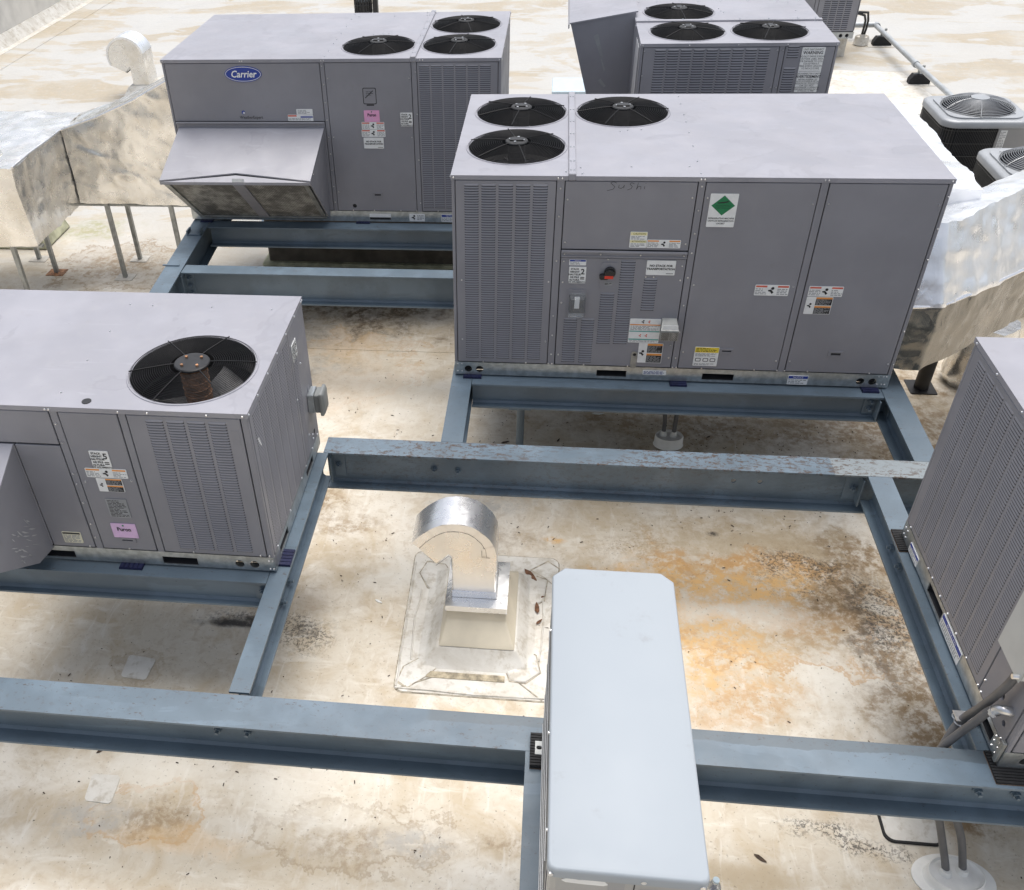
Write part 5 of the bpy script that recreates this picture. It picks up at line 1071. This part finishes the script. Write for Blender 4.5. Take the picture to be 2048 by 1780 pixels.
# ------------------------------------------------------------------ small condensers at the right
def condenser(label, cx, cy, zt, hb, panel_right=True):
    h = .445; z0 = zt-hb
    o = thing('condensing_unit', label, 'condenser', (cx, cy, -1), 0, 'cube condensers by the new duct')
    for sx in (-1, 1):
        for sy in (-1, 1): MB().box((cx+sx*.38-.04, cy+sy*.38-.04, -1), (cx+sx*.38+.04, cy+sy*.38+.04, z0-.001)).build('leg', 'conc', o)
    MB().prism(rrect(cx-h, cy-h, cx+h, cy+h, .06), z0, z0+.03).build('base_pan', 'ac_panel', o)
    MB().prism(rrect(cx-h+.025, cy-h+.025, cx+h-.025, cy+h-.025, .13), z0+.03, zt-.06).build('coil', 'coil', o)
    P3 = lambda r, ins, z: [(x, y, z) for x, y in rrect(cx-h+ins, cy-h+ins, cx+h-ins, cy+h-ins, r, 7)]
    inner = circle(cx, cy, .345, 48)
    MB().loft([P3(.15, 0, zt-.07), P3(.15, 0, zt-.02), P3(.15, .012, zt-.006), P3(.14, .03, zt)], False).build('lid_rim', 'ac_cap', o, smooth=50)
    MB().plate([(x, y) for x, y in rrect(cx-h+.03, cy-h+.03, cx+h-.03, cy+h-.03, .14, 7)], [inner], zt-.004, zt).build('lid', 'ac_cap', o)
    MB().plate([(x, y) for x, y in rrect(cx-h+.075, cy-h+.075, cx+h-.075, cy+h-.075, .14, 7)], [circle(cx, cy, .352, 48)], zt+.0005, zt+.014).build('raised_lid', 'ac_cap', o)
    rr = lambda r, z: [(cx+r*math.cos(6.28318*i/48), cy+r*math.sin(6.28318*i/48), z) for i in range(48)]
    MB().loft([rr(.347, zt), rr(.345, zt-.25)], False).build('fan_shroud', 'black', o)
    g = MB(); dz = lambda r: zt+.02+.085*max(0., 1-(r/.36)**3.2)
    for i in range(17): r = .085+.272*i/16; g.torus((cx, cy, dz(r)), r, .0035, 48, 4)
    for i in range(6):
        a = .3+i*math.pi/3; g.tube([(cx+r*math.cos(a), cy+r*math.sin(a), dz(min(r, .36))+.004) for r in (.08, .2, .28, .33, .36, .39)], .004, 5)
    gd = g.build('fan_guard', 'ac_wire', o); MB().cyl((cx, cy, dz(0)-.003), (cx, cy, dz(0)+.006), .09, n=24).build('hub_plate', 'ac_cap', gd)
    mt = MB(); mt.cyl((cx, cy, zt-.12), (cx, cy, zt+.09), .065, n=20); mt.build('fan_motor', 'motor', o)
    for i in range(3):
        rows = [[(cx+r*math.cos(.4+i*2.094+s_*.9), cy+r*math.sin(.4+i*2.094+s_*.9), zt-.12+s_*.05) for s_ in (0, .5, 1)] for r in (.05, .15, .25, .33)]; MB().loft(rows, False, 0, False).build('fan_blade', 'inner', o)
    path = rrect(cx-h+.012, cy-h+.012, cx+h-.012, cy+h-.012, .14, 8)
    per = []; n = len(path)
    for i in range(n):
        a, b = Vector(path[i]), Vector(path[(i+1) % n]); q = max(1, int((b-a).length/.016))
        per += [a.lerp(b, j/q) for j in range(q)]
    w_ = MB()
    for p in per:
        if p.x > cx+.10 and p.y < cy-.3: continue
        w_.box((p.x-.0016, p.y-.0016, z0+.03), (p.x+.0016, p.y+.0016, zt-.07))
    for j in range(7):
        z = z0+.06+(zt-.1-z0-.06)*j/6; w_.tube([(p.x, p.y, z) for p in per], .003, 4, close=True)
    w_.build('coil_guard', 'coil_wire', o, kind='stuff')
    fm = lambda u, v, s_: (u, cy-h+.006-s_, v)
    pn = MB().box((cx+.10, z0+.03, -.03), (cx+h-.02, zt-.07, .0), 0, fm).build('service_panel', 'ac_panel', o, bev=.004)
    s = MB().box((cx+.125, zt-.40, .0), (cx+.19, zt-.09, .002), 0, fm).build('rating_label', 'white', pn); fine(s, fm, cx+.13, zt-.36, cx+.185, zt-.1, 16, 'inkg', .0027); band(s, fm, cx+.135, zt-.39, cx+.175, zt-.365, 'ink', .0027)
condenser('cube condenser beside the pipe, its black coil side and label in view', 5.07, 5.13, .27, .95); condenser('nearer cube condenser cut by the right edge of the picture', 5.115, 3.5, .27, .95)

# ------------------------------------------------------------------ conduits, pipes, boots
def conduit_right():
    o = thing('flexible_conduit', 'pair of grey flexible conduits dropping from the louvered unit behind the front beam', 'conduit', (2.77, -2.96, -1))
    def sm(p, n=6):
        P = [Vector(q) for q in p]; out = []
        for i in range(len(P)-1):
            a, b, c, d = P[max(i-1, 0)], P[i], P[i+1], P[min(i+2, len(P)-1)]
            for j in range(n):
                t = j/n; out.append(.5*((2*b)+(c-a)*t+(2*a-5*b+4*c-d)*t*t+(3*b-a-3*c+d)*t**3))
        return out+[P[-1]]
    MB().tube(sm([(2.60, -2.90, .57), (2.60, -2.895, .435), (2.592, -2.83, .2), (2.575, -2.775, .02), (2.53, -2.81, -.08), (2.50, -2.87, -.16), (2.55, -2.885, -.4), (2.66, -2.90, -.7), (2.725, -2.95, -.9), (2.735, -2.97, -.955)]), .0185, 14).build('conduit', 'conduit', o, smooth=60)
    MB().tube(sm([(2.595, -2.905, .262), (2.575, -2.895, .23), (2.555, -2.885, .15), (2.52, -2.875, .04), (2.475, -2.885, -.06), (2.475, -2.89, -.17), (2.60, -2.885, -.4), (2.75, -2.90, -.7), (2.81, -2.94, -.9), (2.82, -2.955, -.955)]), .0185, 14).build('conduit', 'conduit', o, smooth=60)
    el = MB(); el.tube(sm([(2.645, -2.93, .285), (2.615, -2.925, .288), (2.60, -2.912, .275), (2.592, -2.903, .25)], 4), .021, 14); el.build('elbow_fitting', 'screw', o, smooth=60)
    mb = MB(); mb.cyl((2.594, -2.905, .255), (2.588, -2.900, .238), .026, n=8); mb.build('elbow_nut', 'screw', o)
    mb = MB()
    for y in (-2.775, -2.745): mb.torus((2.570, y, .0), .022, .004, 16, 5)
    mb.box((2.545, -2.79, .022), (2.65, -2.73, .026)); mb.build('conduit_clamp', 'screw', o)
def boot(name, label, cx, cy, rx, ry, pipes, mat='bootw', h=.07, flange=None):
    o = thing(name, label, 'roof boot', (cx, cy, -1)); E = lambda f, z: [(cx+rx*f*math.cos(6.28318*i/36), cy+ry*f*math.sin(6.28318*i/36), z) for i in range(36)]
    if flange: MB().prism([(cx+flange[0]*math.cos(6.28318*i/40), cy+flange[1]*math.sin(6.28318*i/40)) for i in range(40)], -.999, -.992).build('flange', mat, o)
    MB().loft([E(1.05, -.9915), E(1, -.985), E(.98, -1+h*.9), E(.93, -1+h), E(.85, -1+h*.8)]).build('pocket', mat, o, smooth=50)
    for x, y in pipes: MB().cyl((x, y, -1+h*.75), (x, y, -1+h*1.25), .032, .022, 16).build('collar', mat, o, smooth=50)
boot('conduit_boot', 'round white roof boot around two conduits at the bottom right', 2.785, -2.975, .14, .10, [(2.735, -2.97), (2.82, -2.955)], 'bootw', .06, (.20, .135)); conduit_right()
boot('conduit_boot', 'oval white roof boot behind the rusty beam', 1.665, .62, .115, .085, [(1.62, .645), (1.70, .64)], 'bootw', .10)
def conduit_mid():
    o = thing('flexible_conduit', 'pair of short grey conduits rising under the graffiti unit', 'conduit', (1.66, .64, -1))
    MB().tube([(1.62, .645, -.92), (1.618, .645, -.8), (1.60, .62, -.65), (1.55, .55, -.45), (1.50, .5, -.2), (1.49, .5, .01)], .017, 12).build('conduit', 'conduit', o, smooth=60); MB().tube([(1.70, .64, -.92), (1.70, .64, -.7), (1.70, .62, -.4), (1.70, .6, .01)], .017, 12).build('conduit', 'conduit', o, smooth=60)
conduit_mid()
def gas_pipe():
    o = thing('roof_pipe', 'long grey pipe running across the far right of the roof on black blocks', 'pipe', (6.25, 11, -1)); z = -.76
    mb = MB(); mb.tube([(6.22, 13.06, z), (6.24, 10.5, z), (6.27, 9.2, z), (6.33, 5.0, z)], .038, 14); mb.build('pipe_run', 'pipe', o, smooth=60)
    MB().tube([(5.2, 13.06, z), (6.17, 13.06, z), (6.22, 13.06, z)], .045, 14).build('branch_pipe', 'pipe', o, smooth=60)
    mb = MB()
    for y in (13.0, 10.62): mb.cyl((6.235, y-.05, z), (6.235, y+.05, z), .05, n=16)
    mb.build('coupling', 'pipe', o, smooth=60)
    for y in (12.66, 10.42):
        mb = MB(); mb.torus((6.24, y, z), .042, .006, 18, 5); mb.box((6.285, y-.015, z-.005), (6.32, y+.015, z+.03)); mb.cyl((6.25, y, z-.09), (6.25, y, z-.04), .02, n=10); mb.build('pipe_clamp', 'strut', o)
gas_pipe()
def block(label, y, x=6.28):
    o = thing('pipe_block', label, 'pipe support', (x, y, -1), 0, 'black rubber blocks under the pipe')
    MB().box((x-.24, y-.14, -1), (x+.24, y+.14, -.992)).build('slip_sheet', 'conc', o)
    MB().prism([(-.155, -.9918), (.155, -.9918), (.155, -.93), (.11, -.853), (-.11, -.853), (-.155, -.93)], y-.07, y+.07, lambda a, b, h: (x+a, h, b)).build('rubber_block', 'rubber', o, bev=.006)
    MB().box((x-.10, y-.02, -.852), (x+.10, y+.02, -.846)).build('strut_channel', 'strut', o)
block('black pipe support block nearest the condensers', 10.42); block('black pipe support block beside the flexible lines', 12.66)
def flex_far():
    boot('conduit_boot', 'pale square roof boot with two black lines by the distant unit', 5.95, 12.72, .12, .12, [(5.93, 12.7), (5.97, 12.7)], 'flash', .14)
    o = thing('flexible_conduit', 'two black hoses arching from the distant unit to the roof', 'conduit', (5.8, 12.6, -1))
    for dx in (0, .045): MB().tube([(5.57, 12.3, -.43+dx*.5), (5.70, 12.36, -.42+dx*.5), (5.83+dx, 12.45, -.47+dx), (5.90+dx, 12.58, -.58), (5.93+dx, 12.68, -.72), (5.93+dx*.8, 12.7, -.85)], .019, 8).build('hose', 'black', o, smooth=60)
flex_far()
def curb_lid():
    o = thing('roof_curb', 'low roof curb with a pale blue metal lid behind the seam bar', 'roof curb', (1.0, 9.2, -1))
    MB().box((.65, 8.95, -1), (1.75, 9.55, -.73)).build('curb', 'flash', o, bev=.01); MB().box((.60, 8.90, -.729), (1.80, 9.60, -.66)).build('lid', 'lidb', o, bev=.01)
curb_lid()
def sealed_frame():
    o = thing('pipe_flashing', 'small black edged flashing square beside the roof boot', 'flashing', (2.65, -2.68, -1)); 
    MB().plate(rrect(2.50, -2.80, 2.80, -2.58, .05), [rrect(2.511, -2.789, 2.789, -2.591, .045)], -.9995, -.985).build('sealant_rim', 'rubber', o); MB().prism(rrect(2.513, -2.787, 2.787, -2.593, .045), -.999, -.991).build('membrane_square', 'flash', o)
sealed_frame()

# ------------------------------------------------------------------ loose litter
def leaf(label, x, y, s, a, mat='leaf', cat='leaf', zb=-.996):
    pl = [(-1, 0), (-.4, .35), (.2, .30), (.9, .1), (1.1, -.05), (.3, -.3), (-.5, -.25)]; c_, s_ = math.cos(a), math.sin(a)
    mb = MB(); top = [(x+(u*c_-v*s_)*s, y+(u*s_+v*c_)*s, zb+.012*abs(u)*s*8) for u, v in pl]; mb.loft([[(a_, b_, z-.002) for a_, b_, z in top], top])
    props(mb.build('dead_leaf' if cat == 'leaf' else 'paper_scrap', mat, None, loc=(x, y, zb-.002), smooth=0), label, cat)
leaf('dark fallen leaf behind the rusty beam near the pipe post', .344, .563, .035, .4); leaf('small brown leaf left of the oval boot', .78, .62, .025, 1.2); leaf('curled dark leaf on the roof near the bottom right boot', 1.845, -2.954, .035, -.6)
leaf('dark wet leaf clump below the front beam at the left', -1.864, -2.64, .035, .9); leaf('pale paper scrap left of the gooseneck vent', -.419, -1.311, .03, -.5, 'scrap', 'paper'); leaf('brown leaf caught against the vent flashing', .60, -.99, .07, -.9, 'leafr', 'leaf', -.982); leaf('small dark leaf right of the vent flashing', .70, -1.45, .035, -.3); leaf('tiny dark leaf right of the oval boot', 2.0, .75, .022, .7)
for q_, (lx, ly, ls, la) in enumerate(((.645, -1.12, .05, 1.4), (.66, -1.20, .04, .3), (.655, -1.30, .05, 1.7), (.67, -1.42, .03, .9), (.575, -1.05, .06, -1.0))): leaf(('broken brown leaf at the upper right of the vent curb', 'small brown leaf wedged beside the vent skirt', 'long brown leaf lying along the right of the vent skirt', 'little dark leaf low on the right of the vent', 'curled rusty leaf behind the vent collar')[q_], lx, ly, ls, la, 'leafr', 'leaf', -.982)
leaf('white scrap under the graffiti unit', 1.109, 1.026, .05, 0., 'scrap', 'paper')
def litter():
    mb = MB(); rd = random.Random(3)
    for i in range(1100):
        if i < 600: x, y = rd.gauss(1.9, 1.2), rd.gauss(.35, .45)
        else: x, y = rd.uniform(-2.6, 3.2), rd.uniform(-3.4, 2.6)
        s = rd.uniform(.0012, .0035); l = s*rd.uniform(1, 4); a = rd.uniform(0, 6.28); c_, q = math.cos(a)*l, math.sin(a)*l; e, f = -math.sin(a)*s, math.cos(a)*s
        mb.add([(x-c_-e, y-q-f, -.9955), (x+c_-e, y+q-f, -.9955), (x+c_+e, y+q+f, -.9955), (x-c_+e, y-q+f, -.9955), (x, y, -.9915)], [(0, 1, 4), (1, 2, 4), (2, 3, 4), (3, 0, 4)])
    props(mb.build('leaf_litter', 'leaf', None, loc=(1, 0, -1), smooth=0), 'dark crumbs of leaf litter scattered over the roof', 'litter', kind='stuff')
litter()
